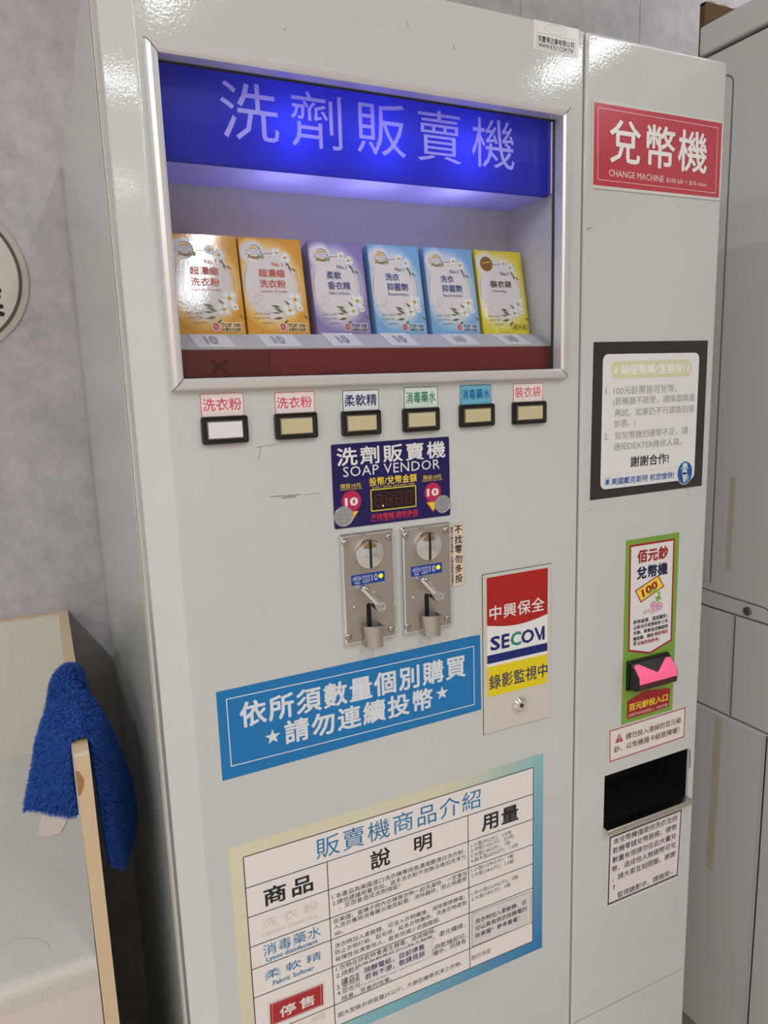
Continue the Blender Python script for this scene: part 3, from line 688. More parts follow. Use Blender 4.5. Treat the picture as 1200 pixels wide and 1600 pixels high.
P.text('除靜電紙，目前停售', (0.2952, 0.7771), (0.3802, 0.7844), (44, 50, 90), 1, .012); P.text('若有不便，敬請見諒', (0.2955, 0.7667), (0.3808, 0.7745), (44, 50, 90), 1, .012); P.build('lettering', ps)
q = [(0.4527, 0.8011), (0.5502, 0.7991), (0.5504, 0.7490), (0.4520, 0.7505)]
o = patch('softener_note', q, ink((216, 213, 214)), 'small boxed note in the dosage column')
P = Print(-.0010); P.frame(q, .0008, (140, 138, 140), 0)
for s_, a, b in (('洗衣時加入柔軟精，也', (0.4579, 0.7853), (0.5414, 0.7872)), ('可以具有烘衣除靜電的', (0.4575, 0.7745), (0.5423, 0.7767)), ('效果喔！參考看看！', (0.4573, 0.7635), (0.5299, 0.7661))): P.text(s_, a, b, (52, 52, 66), 1, .01)
P.build('lettering', ps)

# --- maker's label near the top edge
x0, z1 = (0.5487, 1.8965); x1, z0 = (0.6132, 1.8659)
bm = bmesh.new(); loft(bm, [rr(x0, z0, x1, z1, .0012, -.0001), rr(x0, z0, x1, z1, .0012, -.0004)], True, True)
ml = bm_obj('maker_label', bm, mat('white_vinyl', (222, 222, 222), 0.25), SV)
P = Print(-.0004); GY = (150, 150, 150)
c = (0.5799, 1.8903); P.ering(c[0], c[1], .0152, .0050, .0003, GY, 1); P.text('KYLY', (c[0]-.009, c[1]-.0018), (c[0]+.009, c[1]+.0018), (206, 206, 206), 1, 0, 1.2)
a, b = (0.5528, 1.8841), (0.6087, 1.8677); P.frame([(a[0], b[1]), (b[0], b[1]), (b[0], a[1]), (a[0], a[1])], .0003, GY, 1)
P.text('克雷得企業有限公司', (0.5547, 1.8748), (0.6063, 1.8815), (40, 40, 42), 1, .02); P.text('WWW.KYLY.COM.TW', (0.5553, 1.8689), (0.6060, 1.8740), (40, 40, 42), 1, .02)
P.build('lettering', ml)

# --- scuffs on the door
def scuffs(spots, parent, y=0.0):
    P = Print(y - .0001)
    for (p, q_, w_) in spots:
        n = 7; pts = [(p[0] + (q_[0]-p[0])*k/n + random.uniform(-.0005, .0005), p[1] + (q_[1]-p[1])*k/n + random.uniform(-.0005, .0005)) for k in range(n+1)]
        P.line(pts, w_, (150, 146, 138), 1)
    return P.build('scuff_mark', parent)
for s_ in (((0.2008, 1.4397), (0.2220, 1.4403), .0007), ((0.2047, 1.4381), (0.2019, 1.4264), .0006), ((0.2111, 1.3866), (0.2457, 1.3853), .0011), ((0.2242, 1.3839), (0.2399, 1.3838), .0016), ((0.2500, 1.3842), (0.2676, 1.3853), .0006), ((0.3883, 1.8672), (0.3897, 1.8632), .0008), ((0.4443, 1.8546), (0.4458, 1.8498), .0009), ((0.2546, 1.8398), (0.2552, 1.8388), .0008)):
    scuffs([s_], SV)

# ------------------------------------------------------------------ change machine
CX0, CX1 = 0.6255, XR
TX0, TZ1 = (0.6784, 0.9362); TX1, TZ0 = (0.8464, 0.9368)[0], (0.6778, 0.8565)[1]
bm = bmesh.new(); open_tray(bm, CX0, CX1 - .0003, 0.0805, WY - .006, ZB, ZT)
bm_obj('cabinet_body', bm, M_side, CM)
prof2 = [(CX0, 0.0765)] + arc(CX0 + .004, .004, .004, 180, 270) + arc(CX1 - .0035, .0035, .0035, -90, 0) + [(CX1, 0.0765)]
bm_obj('door_panel', door_shell(prof2, (TX0, TZ0, TX1, TZ1)), M_paint, CM, smooth=35)
bm = bmesh.new()
for q in ((CX0 + .003, CX0 + .006), (CX1 - .006, CX1 - .003)): box(bm, q[0], q[1], 0.0765, 0.0815, ZB + .004, ZT - .004)
bm_obj('door_gasket', bm, M_seam, CM)
for (bx0, by0) in ((0.645, 0.15), (0.645, 0.62), (0.80, 0.15), (0.80, 0.62)): boxobj('foot', bx0, bx0 + .04, by0, by0 + .04, 0, ZB + .001, M_black, CM)
pl_, pr_ = (0.6399, 0.5449), (0.8551, 0.5500)
zj = (pl_[1] + pr_[1])/2
P = Print(-.0001); P.rect(CX0 + .004, zj - .0004, CX1 - .004, zj + .0004, (134, 126, 114), 1); P.build('lower_panel_joint', CM)

# --- red sign
q = [(0.6347, 1.8254), (0.8556, 1.8244), (0.8559, 1.7261), (0.6366, 1.7250)]
M_film = bpy.data.materials.new('clear_film'); M_film.use_nodes = True
_nt = M_film.node_tree; _b = _nt.nodes['Principled BSDF']; _b.inputs['Base Color'].default_value = lin((214, 214, 210)); _b.inputs['Roughness'].default_value = 0.08; _b.inputs['Coat Weight'].default_value = 0.4
sg = slab('name_sign', q, -.0001, .0012, M_film, CM)
CR = (188, 62, 78)
P = Print(-.0013, .0001)
M_red = mat('red_sign_print', CR, 0.22, spec=0.6)
P.poly([(0.6368, 1.8212), (0.8528, 1.8220), (0.8529, 1.7295), (0.6377, 1.7286)], M_red, 1)
P.frame([(0.6428, 1.8163), (0.8455, 1.8158), (0.8462, 1.7347), (0.6443, 1.7350)], .0006, (236, 214, 216), 2)
P.text('兌幣機', (0.6621, 1.7560), (0.8284, 1.8067), (104, 40, 46), 2, .024, 1.12)
P.text('兌幣機', (0.6616, 1.7563), (0.8280, 1.8071), (238, 236, 238), 3, .019, 1.12)
P.text('CHANGE MACHINE', (0.6618, 1.7408), (0.7526, 1.7484), (226, 218, 220), 2); P.text('$100 bill ⇨ $10 coins', (0.7574, 1.7407), (0.8293, 1.7467), (226, 218, 220), 2)
P.build('lettering', sg)

# --- black framed notice
q = [(0.6438, 1.5425), (0.8457, 1.5435), (0.8463, 1.3411), (0.6423, 1.3399)]
nb = slab('framed_notice', q, -.0001, .0004, ink((50, 45, 46)), CM)
P = Print(-.0005)
x0 = (0.6592, 1.4572)[0]; x1 = (0.8303, 1.4496)[0]; z1 = ((0.6626, 1.5271)[1] + (0.8250, 1.5275)[1])/2; z0 = ((0.6663, 1.3520)[1] + (0.8007, 1.3527)[1])/2
P.rrect(x0, z0, x1, z1, .0085, (228, 229, 232), 1)
a, b = (0.6731, 1.4960), (0.8170, 1.5184)
P.rrect(a[0], (0.6748, 1.4959)[1], b[0], (0.6741, 1.5181)[1], .009, (216, 216, 180), 2)
P.text('缺硬幣嗎?這裡有!', (0.6891, 1.5022), (0.8025, 1.5122), (240, 240, 236), 3, .04)
for c in ((0.6819, 1.5063), (0.8098, 1.5070)): P.ell(c[0], c[1], .0034, .0040, (240, 240, 238), 3); P.line([(c[0]-.003, c[1]+.0025), (c[0]+.003, c[1]-.0025)], .0004, (150, 150, 140), 4)
GR = (146, 146, 130)
for s_, l0, l1 in (('1.', (0.6644, 1.4767), (0.6718, 1.4846)), ('100元鈔票皆可兌幣。', (0.6780, 1.4770), (0.7903, 1.4840)), ('(若機器不接受，請換面換邊', (0.6774, 1.4609), (0.8247, 1.4711)), ('再試。如果仍不行請換別張', (0.6804, 1.4465), (0.8248, 1.4565)), ('鈔票。)', (0.6804, 1.4324), (0.7171, 1.4419)),
    ('2.', (0.6636, 1.4179), (0.6719, 1.4255)), ('如兌幣機的硬幣不足，請', (0.6819, 1.4178), (0.8138, 1.4261)), ('通知DEXTER維修人員。', (0.6802, 1.4031), (0.8034, 1.4117))): P.text(s_, l0, l1, GR, 2, 0)
P.text('謝謝合作!', (0.7103, 1.3799), (0.7801, 1.3912), (36, 36, 40), 2, .02)
DB = (24, 92, 168)
P.text('美國戴克斯特 祝您愉快!', (0.6778, 1.3575), (0.7912, 1.3652), DB, 2, .02)
a, b = (0.6669, 1.3579), (0.6747, 1.3666); P.frame([(a[0], a[1]), (b[0], a[1]), (b[0], b[1]), (a[0], b[1])], .0007, DB, 2); P.rect(a[0]+.0015, a[1]+.0012, b[0]-.0015, b[1]-.002, DB, 2)
P.line([(0.6626, 1.3685), (0.6724, 1.3698), (0.7972, 1.3728)], .0003, (190, 190, 160), 2)
c = (0.8115, 1.3626); P.ell(c[0], c[1], .0149, .0168, (228, 232, 236), 3); P.ell(c[0], c[1], .0140, .0159, DB, 4)
PL = (206, 226, 232)
def pp(u, v): return (c[0] + u*.0140, c[1] + v*.0159)
P.poly([pp(-.38, .42), pp(.30, .42), pp(.26, .84), pp(-.30, .86)], PL, 5); P.poly([pp(-.55, .34), pp(.46, .36), pp(.44, .46), pp(-.52, .46)], PL, 5)
P.ell(*pp(-.04, .10), .0046, .0042, PL, 5); P.poly([pp(-.36, .02), pp(.28, .02), pp(.22, -.45), pp(.06, -.86), pp(-.12, -.86), pp(-.26, -.45)], PL, 5)
P.poly([pp(-.62, -.42), pp(-.36, -.10), pp(-.24, -.5), pp(-.30, -.88)], (60, 80, 110), 5); P.poly([pp(.60, -.42), pp(.30, -.10), pp(.24, -.5), pp(.28, -.88)], (150, 190, 214), 5)
P.build('lettering', nb)

# --- green note-slot label
GRN = (122, 164, 62)
q = [(0.7047, 1.2776), (0.8054, 1.2780), (0.8069, 1.0088), (0.7091, 1.0077)]
gx0 = (q[0][0]+q[3][0])/2; gx1 = (q[1][0]+q[2][0])/2; gz1 = (q[0][1]+q[1][1])/2; gz0 = (q[2][1]+q[3][1])/2
gs = slab('note_slot_label', [(gx0, gz0), (gx1, gz0), (gx1, gz1), (gx0, gz1)], -.0001, .0004, ink(GRN), CM)
P = Print(-.0005); DR = (158, 30, 32)
pl5 = [(0.7156, 1.1168), (0.7574, 1.1052), (0.7996, 1.1176), (0.7977, 1.2701), (0.7130, 1.2706)]
inn = P.frame(pl5, .0030, DR, 1); P.poly(inn, (228, 226, 228), 1)
P.text('佰元鈔', (0.7278, 1.2423), (0.7858, 1.2617), DR, 2, .05, 1.08); P.text('兌幣機', (0.7275, 1.2191), (0.7857, 1.2377), (30, 30, 78), 2, .05, 1.08)
t4 = [(0.7250, 1.2042), (0.7681, 1.2209), (0.7805, 1.2021), (0.7366, 1.1850)]
it = P.frame(t4, .0018, DR, 2); P.poly(it, (238, 216, 80), 2)
cx = sum(p[0] for p in t4)/4; cz = sum(p[1] for p in t4)/4; d = Vector(t4[1]) - Vector(t4[0])
P.textr('100', (cx, cz), d.length*.66, .012, math.atan2(d.y, d.x), DR, 3, .05)
ga = (0.7522, 1.1971); P.line([(0.7535, 1.1960), (0.7581, 1.1999), (0.7655, 1.1988), (0.7712, 1.1932), (0.7709, 1.1866)], .0042, (140, 186, 70), 4); P.poly([(0.7628, 1.1903), (0.7765, 1.1857), (0.7669, 1.1806)], (140, 186, 70), 4)
PK = (206, 140, 170)
for px_, r in (((0.7449, 1.1696), .0027), ((0.7521, 1.1708), .0027), ((0.7595, 1.1686), .0030), ((0.7668, 1.1697), .0028), ((0.7609, 1.1778), .0053), ((0.7727, 1.1745), .0059)):
    P.ell(px_[0], px_[1], r, r, (176, 96, 130), 4, 20); P.ell(px_[0], px_[1], r*.82, r*.82, (232, 190, 208), 5, 20)
    if r > .004: P.text('10', (px_[0]-.002, px_[1]-.0018), (px_[0]+.002, px_[1]+.0018), (176, 80, 120), 6, .03)
KN = (36, 32, 60)
for s_, l0, l1 in (('鈔券破損、過度皺折、', (0.7239, 1.1568), (0.7896, 1.1591)), ('沾染油污或是紙鈔上有', (0.7242, 1.1487), (0.7900, 1.1513)), ('字跡，都會造成機器辨', (0.7245, 1.1403), (0.7904, 1.1431)), ('識困難，請您', (0.7246, 1.1320), (0.7629, 1.1346)), ('或', (0.7249, 1.1236), (0.7304, 1.1301))): P.text(s_, l0, l1, KN, 2, .03)
P.text('換面再試', (0.7641, 1.1334), (0.7908, 1.1343), DR, 2, .03); P.text('另換其他鈔券。', (0.7318, 1.1239), (0.7750, 1.1266), DR, 2, .03)
P.poly([(0.7171, 1.0141), (0.7161, 1.0417), (0.7486, 1.0510), (0.8004, 1.0441), (0.7988, 1.0147)], DR, 1)
P.text('百元鈔投入口', (0.7203, 1.0257), (0.7957, 1.0366), (236, 210, 60), 2, .035); P.text('(請攤平鈔券後再投入，請勿折疊)', (0.7200, 1.0167), (0.7965, 1.0208), (226, 206, 204), 2)
P.build('lettering', gs)

# --- bill reader with glowing pink mouth
bx0, bx1 = 0.7145, 0.7905
bm = bmesh.new(); loft(bm, [rr(bx0-.0012, 1.0588, bx1+.0008, 1.1026, .0015, -.0003), rr(bx0-.0012, 1.0588, bx1+.0008, 1.1026, .0015, -.0045), rr(bx0-.0006, 1.0594, bx1+.0002, 1.1020, .0012, -.0052)], True, True)
br = bm_obj('bill_reader', bm, M_black, CM, smooth=30)
pr = [(-.0052, 1.1006), (-.0075, 1.0998), (-.0210, 1.0836), (-.0218, 1.0822), (-.0218, 1.0655), (-.0195, 1.0632), (-.0052, 1.0622)]
bm = bmesh.new(); loft(bm, [[(x, y, z) for y, z in pr] for x in (bx0 + .0008, bx1 - .0008)], True, True)
bm_obj('reader_housing', bm, mat('black_plastic_matt', (24, 24, 26), 0.35), br)
M_pink = mat('pink_lit_acrylic', (226, 104, 146), 0.15, emit=(255, 70, 125), estr=0.5)
def on_slope(x, t, off=.0009):   # t=0 top of slope, 1 fold
    y0, z0, y1, z1 = -.0075, 1.0998, -.0210, 1.0836; n_ = Vector((z1-z0, -(y1-y0))).normalized(); n_ = n_ if n_.x < 0 else -n_
    return (x, y0 + (y1-y0)*t + n_.x*off, z0 + (z1-z0)*t + n_.y*off)
mx0, mx1 = bx0 + .0030, bx1 - .0022; xm = (mx0 + mx1)/2
bm = bmesh.new()
for side in (0, 1):
    xs = [(mx0, .20), (mx0 + .003, .12), (mx0 + .0095, .10)] if side == 0 else [(mx1, .20), (mx1 - .003, .12), (mx1 - .0095, .10)]
    top = [on_slope(x, t) for x, t in xs] + [on_slope(xm, .92)]
    bot = [on_slope(x, 1.0) for x, t in xs] + [on_slope(xm, 1.0)]
    for i in range(len(top)-1):
        bm.faces.new([bm.verts.new(p) for p in (top[i], top[i+1], bot[i+1], bot[i])])
fold = on_slope(mx0, 1.0)
bm.faces.new([bm.verts.new(p) for p in ((mx0, fold[1], fold[2]), (mx1, fold[1], fold[2]), (mx1, -.0226, 1.0740), (mx0, -.0226, 1.0740))])
bm_obj('lit_bezel', bm, M_pink, br)
bm = bmesh.new(); loft(bm, [[(mx0, y, z), (mx1, y, z)] for y, z in ((-.0224, 1.0740), (-.0221, 1.0672))], closed=False)
bm_obj('bill_slot', bm, mat('deep_red_slot', (52, 4, 16), 0.25, emit=(160, 0, 40), estr=0.08), br)

# --- wet-notes warning label
q = [(0.6851, 1.0046), (0.8331, 1.0062), (0.8335, 0.9577), (0.6865, 0.9557)]
wl = slab('warning_label', q, -.0001, .0004, ink((228, 222, 222)), CM)
P = Print(-.0005); WR = (176, 62, 72)
P.frame(q, .0017, WR, 1)
P.poly([(0.6958, 0.9825), (0.7111, 0.9824), (0.7035, 0.9960)], WR, 1); P.text('!', (0.7028, 0.9847), (0.7046, 0.9919), WHITE, 2, .03)
TR_ = (112, 66, 66)
P.text('請勿投入濕掉的百元紙', (0.7162, 0.9836), (0.8252, 0.9917), TR_, 2, .012); P.text('鈔，以免機器卡紙故障喔！', (0.6942, 0.9691), (0.8226, 0.9763), TR_, 2, .012)
P.build('lettering', wl)

# --- coin tray: dark recess with a metal lip
bm = bmesh.new()
loft(bm, [[(TX0-.0003, .0042, TZ0-.0003), (TX1+.0003, .0042, TZ0-.0003), (TX1+.0003, .0042, TZ1+.0003), (TX0-.0003, .0042, TZ1+.0003)], [(TX0, .072, TZ0 + .012), (TX1, .072, TZ0 + .012), (TX1, .066, TZ1), (TX0, .066, TZ1)]], False, True)
M_tray = mat('black_tray', (26, 26, 26), 0.3)
tr = bm_obj('coin_tray', bm, M_tray, CM)
bm = bmesh.new(); box(bm, TX0 + .028, TX0 + .062, .030, .062, TZ1 - .010, TZ1 - .001); bm_obj('coin_chute', bm, M_void, tr)
bm = bmesh.new()
lx0, lx1 = TX0 - .001, TX1 - .001
lipz = TZ0
prl = [(.004, lipz + .0006), (-.0100, lipz - .0006), (-.0112, lipz - .0016), (-.0112, lipz - .0082), (-.0104, lipz - .0082), (-.0104, lipz - .0024), (.004, lipz - .0010)]
loft(bm, [[(x, y, z) for y, z in prl] for x in (lx0, lx1)], True, True)
bm_obj('tray_lip', bm, mat('worn_steel_lip', (190, 184, 176), 0.22, metal=1.0), tr)
bm = bmesh.new(); P = Print(-.0001); P.line([(TX1 + .0012, TZ1 - .004), (TX1 + .0018, TZ1 - .025), (TX1 + .0022, TZ1 - .034)], .0018, (60, 54, 50), 1); bm.free()
P.build('worn_edge', CM)

# --- white notice below the tray
q = [(0.6892, 0.8410), (0.8370, 0.8399), (0.8350, 0.7184), (0.6871, 0.7196)]
nq = slab('service_notice', q, -.0001, .0003, ink((214, 212, 206)), CM)
P = Print(-.0004)
P.poly([(0.6903, 0.8365), (0.8351, 0.8372), (0.8325, 0.7236), (0.6894, 0.7241)], (60, 56, 68), 1); P.poly([(0.6926, 0.8338), (0.8325, 0.8347), (0.8301, 0.7269), (0.6918, 0.7272)], (226, 220, 222), 2)
for s_, l0, l1 in (('本兌幣機僅提供洗衣及烘', (0.6976, 0.8213), (0.8261, 0.8304)), ('乾機零錢兌幣服務，硬幣', (0.6968, 0.8072), (0.8256, 0.8151)), ('數量有限請勿在此大量兌', (0.6967, 0.7917), (0.8249, 0.8003)), ('幣，造成他人無硬幣可兌', (0.6966, 0.7765), (0.8249, 0.7849)), ('，請大家互相提醒，謝謝', (0.6972, 0.7611), (0.8252, 0.7692)), ('！', (0.6996, 0.7466), (0.7026, 0.7547)), ('監視錄影中，請微笑~', (0.7081, 0.7304), (0.8213, 0.7381))):
    P.text(s_, l0, l1, (54, 50, 64), 3, .012)
P.build('lettering', nq)
for s_ in (((0.6301, 1.6781), (0.6391, 1.6794), .0008), ((0.6321, 1.6782), (0.6332, 1.6760), .001), ((0.8112, 1.3404), (0.8238, 1.3383), .0007), ((0.8192, 1.3314), (0.8255, 1.3304), .001), ((0.6409, 1.3288), (0.6496, 1.3271), .0006), ((0.7790, 1.7151), (0.7813, 1.7144), .0008)):
    scuffs([s_], CM)
# ------------------------------------------------------------------ six product boxes on the display shelf
def carton_mat(name, base, pale, glow, w, h):
    m = mat(name, base, 0.06, spec=0.5, bump=(500, 0.05, 2, 0.0006)); nt = m.node_tree; b = nt.nodes['Principled BSDF']
    tc = nt.nodes.new('ShaderNodeTexCoord'); sx = nt.nodes.new('ShaderNodeSeparateXYZ'); nt.links.new(tc.outputs['Object'], sx.inputs[0])
    def mth(op, a, b_):
        n = nt.nodes.new('ShaderNodeMath'); n.operation = op
        for i, v in enumerate((a, b_)):
            if isinstance(v, (int, float)): n.inputs[i].default_value = v
            else: nt.links.new(v, n.inputs[i])
        return n.outputs[0]
    ex = mth('DIVIDE', mth('ADD', sx.outputs['X'], w*.06), w*.40); ez = mth('DIVIDE', mth('SUBTRACT', sx.outputs['Z'], h*.52), h*.335)
    lx = mth('DIVIDE', mth('ADD', sx.outputs['X'], w*.29), w*.185); lz = mth('DIVIDE', mth('SUBTRACT', sx.outputs['Z'], h*.84), h*.115)
    d1 = mth('SQRT', mth('ADD', mth('MULTIPLY', ex, ex), mth('MULTIPLY', ez, ez)), 0)
    d2 = mth('SQRT', mth('ADD', mth('MULTIPLY', lx, lx), mth('MULTIPLY', lz, lz)), 0)
    d = mth('MINIMUM', d1, d2)
    n = nt.nodes.new('ShaderNodeTexNoise'); n.inputs['Scale'].default_value = 900; nt.links.new(tc.outputs['Object'], n.inputs['Vector'])
    d = mth('ADD', d, mth('MULTIPLY', mth('SUBTRACT', n.outputs['Fac'], .5), .12))
    # only the front face carries the pale oval
    d = mth('ADD', d, mth('MULTIPLY', mth('GREATER_THAN', sx.outputs['Y'], .0012), 9.0))
    r = nt.nodes.new('ShaderNodeValToRGB'); el = r.color_ramp.elements
    el[0].position = .47; el[0].color = lin((226, 222, 224)); el[1].position = .60; el[1].color = lin(glow)
    e2 = el.new(.72); e2.color = lin(base)
    nt.links.new(mth('MULTIPLY', d, .5), r.inputs['Fac']); nt.links.new(r.outputs['Color'], b.inputs['Base Color'])
    return m

def daisy(P, cx, cz, r, lay, ang=0.0, sq=1.0):
    n = 13
    for k in range(n):
        a = ang + 2*PI*k/n; ca, sa = math.cos(a), math.sin(a)
        pts = []
        for u, v in ((.18, 0), (.45, .13), (.8, .15), (1.0, .05), (1.0, -.05), (.8, -.15), (.45, -.13)):
            x, z = u*ca - v*sa, u*sa + v*ca; pts.append((cx + r*x, cz + r*z*sq))
        P.poly(pts, (236, 238, 240) if k % 3 else (214, 219, 224), lay + (k % 2)*.3)
    P.ell(cx, cz, r*.27, r*.25*sq, (214, 176, 66), lay + 1, 14); P.ell(cx + r*.03, cz - r*.05, r*.14, r*.12*sq, (176, 132, 44), lay + 1.4, 10)

def leaf(P, x, z, l, a, w, lay, col=(92, 106, 66)):
    ca, sa = math.cos(a), math.sin(a)
    P.poly([(x + (u*ca - v*sa)*l, z + (u*sa + v*ca)*l) for u, v in ((0, 0), (.4, w), (1, 0), (.4, -w))], col, lay)

def detergent_box(idx, px, base, glow, tcol, lines, eng, label, group=None, logo=True, foot=True):
    (xl, xr, ypx) = px
    w = xr - xl; h = .1098; t = .028
    m = carton_mat('printed_carton_%d' % idx, base, None, glow, w, h)
    bm = bmesh.new(); box(bm, -w/2, w/2, 0, t, 0, h)
    bmesh.ops.bevel(bm, geom=bm.edges[:], offset=.0007, segments=2, affect='EDGES')
    bmesh.ops.recalc_face_normals(bm, faces=bm.faces)
    me = bpy.data.meshes.new('carton'); bm.to_mesh(me); bm.free()
    P = Print(-.00002, .00009)
    def q(u, v): return (-w/2 + u*w, v*h)
    # thin print is added in layers over the carton face
    gl = tcol
    P.ering(*q(.43, .52), w*.385, h*.325, .0003, tuple(int(c*.6) for c in base), 1) if False else None
    P.line([(q(.43, .52)[0] + w*.40*math.cos(a), q(.43, .52)[1] + h*.335*math.sin(a)) for a in [math.radians(150 + k*5) for k in range(9)]], .0005, (120, 100, 84), 1)
    P.line([(q(.43, .52)[0] + w*.47*math.cos(a), q(.43, .52)[1] + h*.30*math.sin(a)) for a in [math.radians(-12 + k*4.5) for k in range(9)]], .0004, (84, 72, 50), 1)
    P.line([q(.36, .835), q(.44, .838), q(.52, .842)], .0006, (84, 78, 52), 1)
    # dotted garland right of the oval
    for k in range(16):
        a = math.radians(-22 + k*4.6)
        for rr_ in (.40, .45, .50): P.ell(q(.43, .52)[0] + w*rr_*math.cos(a), q(.43, .52)[1] + h*(rr_*.83)*math.sin(a), .00055, .0006, tuple(min(255, int(c*.6 + 95)) for c in base), 1, 8)
    for (u, v, l, a, wd) in ((.70, .77, .010, -.9, .16), (.76, .73, .009, -1.3, .16), (.80, .70, .008, -.6, .16), (.62, .82, .007, 3.0, .18), (.60, .24, .013, 2.7, .14), (.56, .29, .012, 2.9, .14), (.58, .19, .012, 3.3, .14), (.66, .17, .011, 3.9, .14), (.72, .31, .010, 2.4, .14), (.92, .22, .008, -.8, .16), (.54, .235, .010, 3.1, .12)): leaf(P, *q(u, v), l, a, wd, 1)
    daisy(P, *q(.585, .85), w*.085, 2, .2); daisy(P, *q(.715, .805), w*.10, 2, .5, .9)
    daisy(P, *q(.80, .375), w*.125, 2, .1); daisy(P, *q(.70, .265), w*.115, 3.5, .4, .85); daisy(P, *q(.875, .29), w*.06, 1.2, .3)
    if logo:
        c = q(.215, .838); P.ell(c[0], c[1], w*.135, w*.13, (232, 230, 226), 1.5); P.ell(c[0] + w*.01, c[1] + w*.01, w*.125, w*.12, (84, 110, 70), 2); P.ell(c[0], c[1] + w*.005, w*.118, w*.112, (234, 232, 224), 2.5)
        P.ell(c[0], c[1] + w*.005, w*.10, w*.098, (228, 168, 60), 3); P.ell(c[0], c[1] + w*.0, w*.078, w*.07, (236, 226, 200), 3.5)
        P.text('加倍潔', (c[0] - w*.135, c[1] - w*.035), (c[0] + w*.13, c[1] + w*.075), (70, 78, 130), 4, .045); P.text('加倍潔', (c[0] - w*.13, c[1] - w*.03), (c[0] + w*.125, c[1] + w*.07), (240, 240, 244), 5, .012)
        P.text('Fresh', (c[0] - w*.10, c[1] - w*.085), (c[0] + w*.10, c[1] - w*.035), (50, 60, 70), 4, .03, 1.0, .4); P.ell(c[0] + w*.135, c[1] - w*.05, w*.03, w*.035, (120, 176, 80), 5, 16)
    else:
        c = q(.215, .838); n = 48
        P.poly([(c[0] + (w*.130 + w*.006*math.cos(12*2*PI*k/n))*math.cos(2*PI*k/n), c[1] + (w*.130 + w*.006*math.cos(12*2*PI*k/n))*math.sin(2*PI*k/n)) for k in range(n)], (112, 78, 40), 2)
        P.ell(c[0], c[1], w*.112, w*.110, (176, 134, 62), 3); P.ell(c[0], c[1], w*.10, w*.098, (132, 96, 46), 4); P.poly([(c[0] - w*.08, c[1] - w*.005), (c[0] + w*.08, c[1] + w*.03), (c[0] + w*.08, c[1] + w*.055), (c[0] - w*.08, c[1] + w*.02)], (206, 168, 92), 5)
    P.text('No.1', q(.49, .712), q(.665, .752), tcol, 5, .015)
    for s_, u0, v0, u1, v1 in lines: P.text(s_, q(u0, v0), q(u1, v1), tcol, 5, .02)
    P.text(eng[0], q(*eng[1]), q(*eng[2]), tcol, 5, .004)
    # curling line with a heart, hand-written lines
    gcol = (150, 146, 140)
    P.line([q(.04, .335), q(.12, .325), q(.2, .335), q(.255, .365), q(.275, .40), q(.25, .425), q(.215, .405), q(.18, .425), q(.155, .395), q(.17, .35), q(.23, .30), q(.32, .255), q(.45, .235), q(.56, .24)], .00035, gcol, 1)
    hw = tuple(int(c*.55) for c in base)
    for s_, u0, v0, u1 in (("Let's have", .12, .215, .38), ('a good life,', .12, .165, .38), ('together...', .23, .115, .46)): P.text(s_, q(u0, v0), q(u1, v0 + .035), hw, 1, -.01, 1.0, .45)
    for k in range(34): 
        u, v = random.uniform(.05, .95), random.uniform(.02, .2)*random.random() + .02
        P.ell(*q(u, v), random.uniform(.0002, .0005), random.uniform(.0002, .0005), tuple(min(255, c + 45) for c in base), 1, 6)
    P.line([q(.02, .93), q(.12, .955), q(.26, .985)], .0012, tuple(min(255, c + 28) for c in base), .5)
    if foot:
        P.rrect(*q(.505, .055), *q(.605, .135), .0016, (226, 222, 222), 3.8); P.rrect(*q(.515, .06), *q(.595, .13), .0024, (186, 36, 62), 4); P.text('B', q(.54, .075), q(.572, .115), (240, 180, 196), 5, 0)
        P.rrect(*q(.625, .045), *q(.945, .14), .001, tuple(min(255, int(c*.5 + 115)) for c in base), 3); P.text('TOP 100', q(.64, .09), q(.925, .128), (44, 40, 44), 5, .03); P.text('台灣百大品牌', q(.64, .05), q(.925, .083), (50, 46, 48), 5, .02)
    else:
        a, b = q(.62, .065), q(.955, .135); P.rrect(a[0], a[1], b[0], b[1], .003, (110, 96, 30), 3); P.rrect(a[0]+.0003, a[1]+.0003, b[0]-.0003, b[1]-.0003, .0028, base, 3.5); P.text('超大型', (a[0]+.0015, a[1]+.0012), (b[0]-.0022, b[1]-.0010), (70, 60, 30), 5, .01)
    # join carton and print into one mesh
    me2 = P.mesh('print'); nb = len(P.mats)
    bm = bmesh.new(); bm.from_mesh(me); n0 = len(bm.faces); bm.from_mesh(me2)
    bm.faces.ensure_lookup_table()
    for i, f in enumerate(bm.faces): f.material_index = 0 if i < n0 else f.material_index + 1
    bm.to_mesh(me); bm.free(); bpy.data.meshes.remove(me2)
    for mm in [m] + P.mats: me.materials.append(mm)
    o = bpy.data.objects.new('detergent_box' if idx != 5 else 'laundry_bag_box', me); COL.objects.link(o)
    cx = (xl + xr)/2
    o.location = (cx, .0600, 1.5564); o.rotation_euler = (-math.radians(11.5), 0, math.radians(-1.4) if idx == 0 else 0)
    # rest the box on the tilted shelf
    d_ = .0600 - sy; o.location.y = sy + d_*math.cos(ta)*1.0; o.location.z = sz - d_*math.sin(ta) + .0002
    tag(o, label, 'box', group)
    return o
Yb = .0600
BX = [((0.1418, 1.5573)[0], (0.2138, 1.5572)[0]), ((0.2166, 1.5565)[0], (0.2880, 1.5564)[0]), ((0.2965, 1.5564)[0], (0.3635, 1.5563)[0]), ((0.3709, 1.5563)[0], (0.4388, 1.5562)[0]), ((0.4460, 1.5570)[0], (0.5152, 1.5569)[0]), ((0.5200, 1.5569)[0], (0.5912, 1.5568)[0])]
ORG, ORG2 = (216, 158, 66), (234, 196, 124)
PUR, PUR2 = (138, 130, 186), (182, 176, 210)
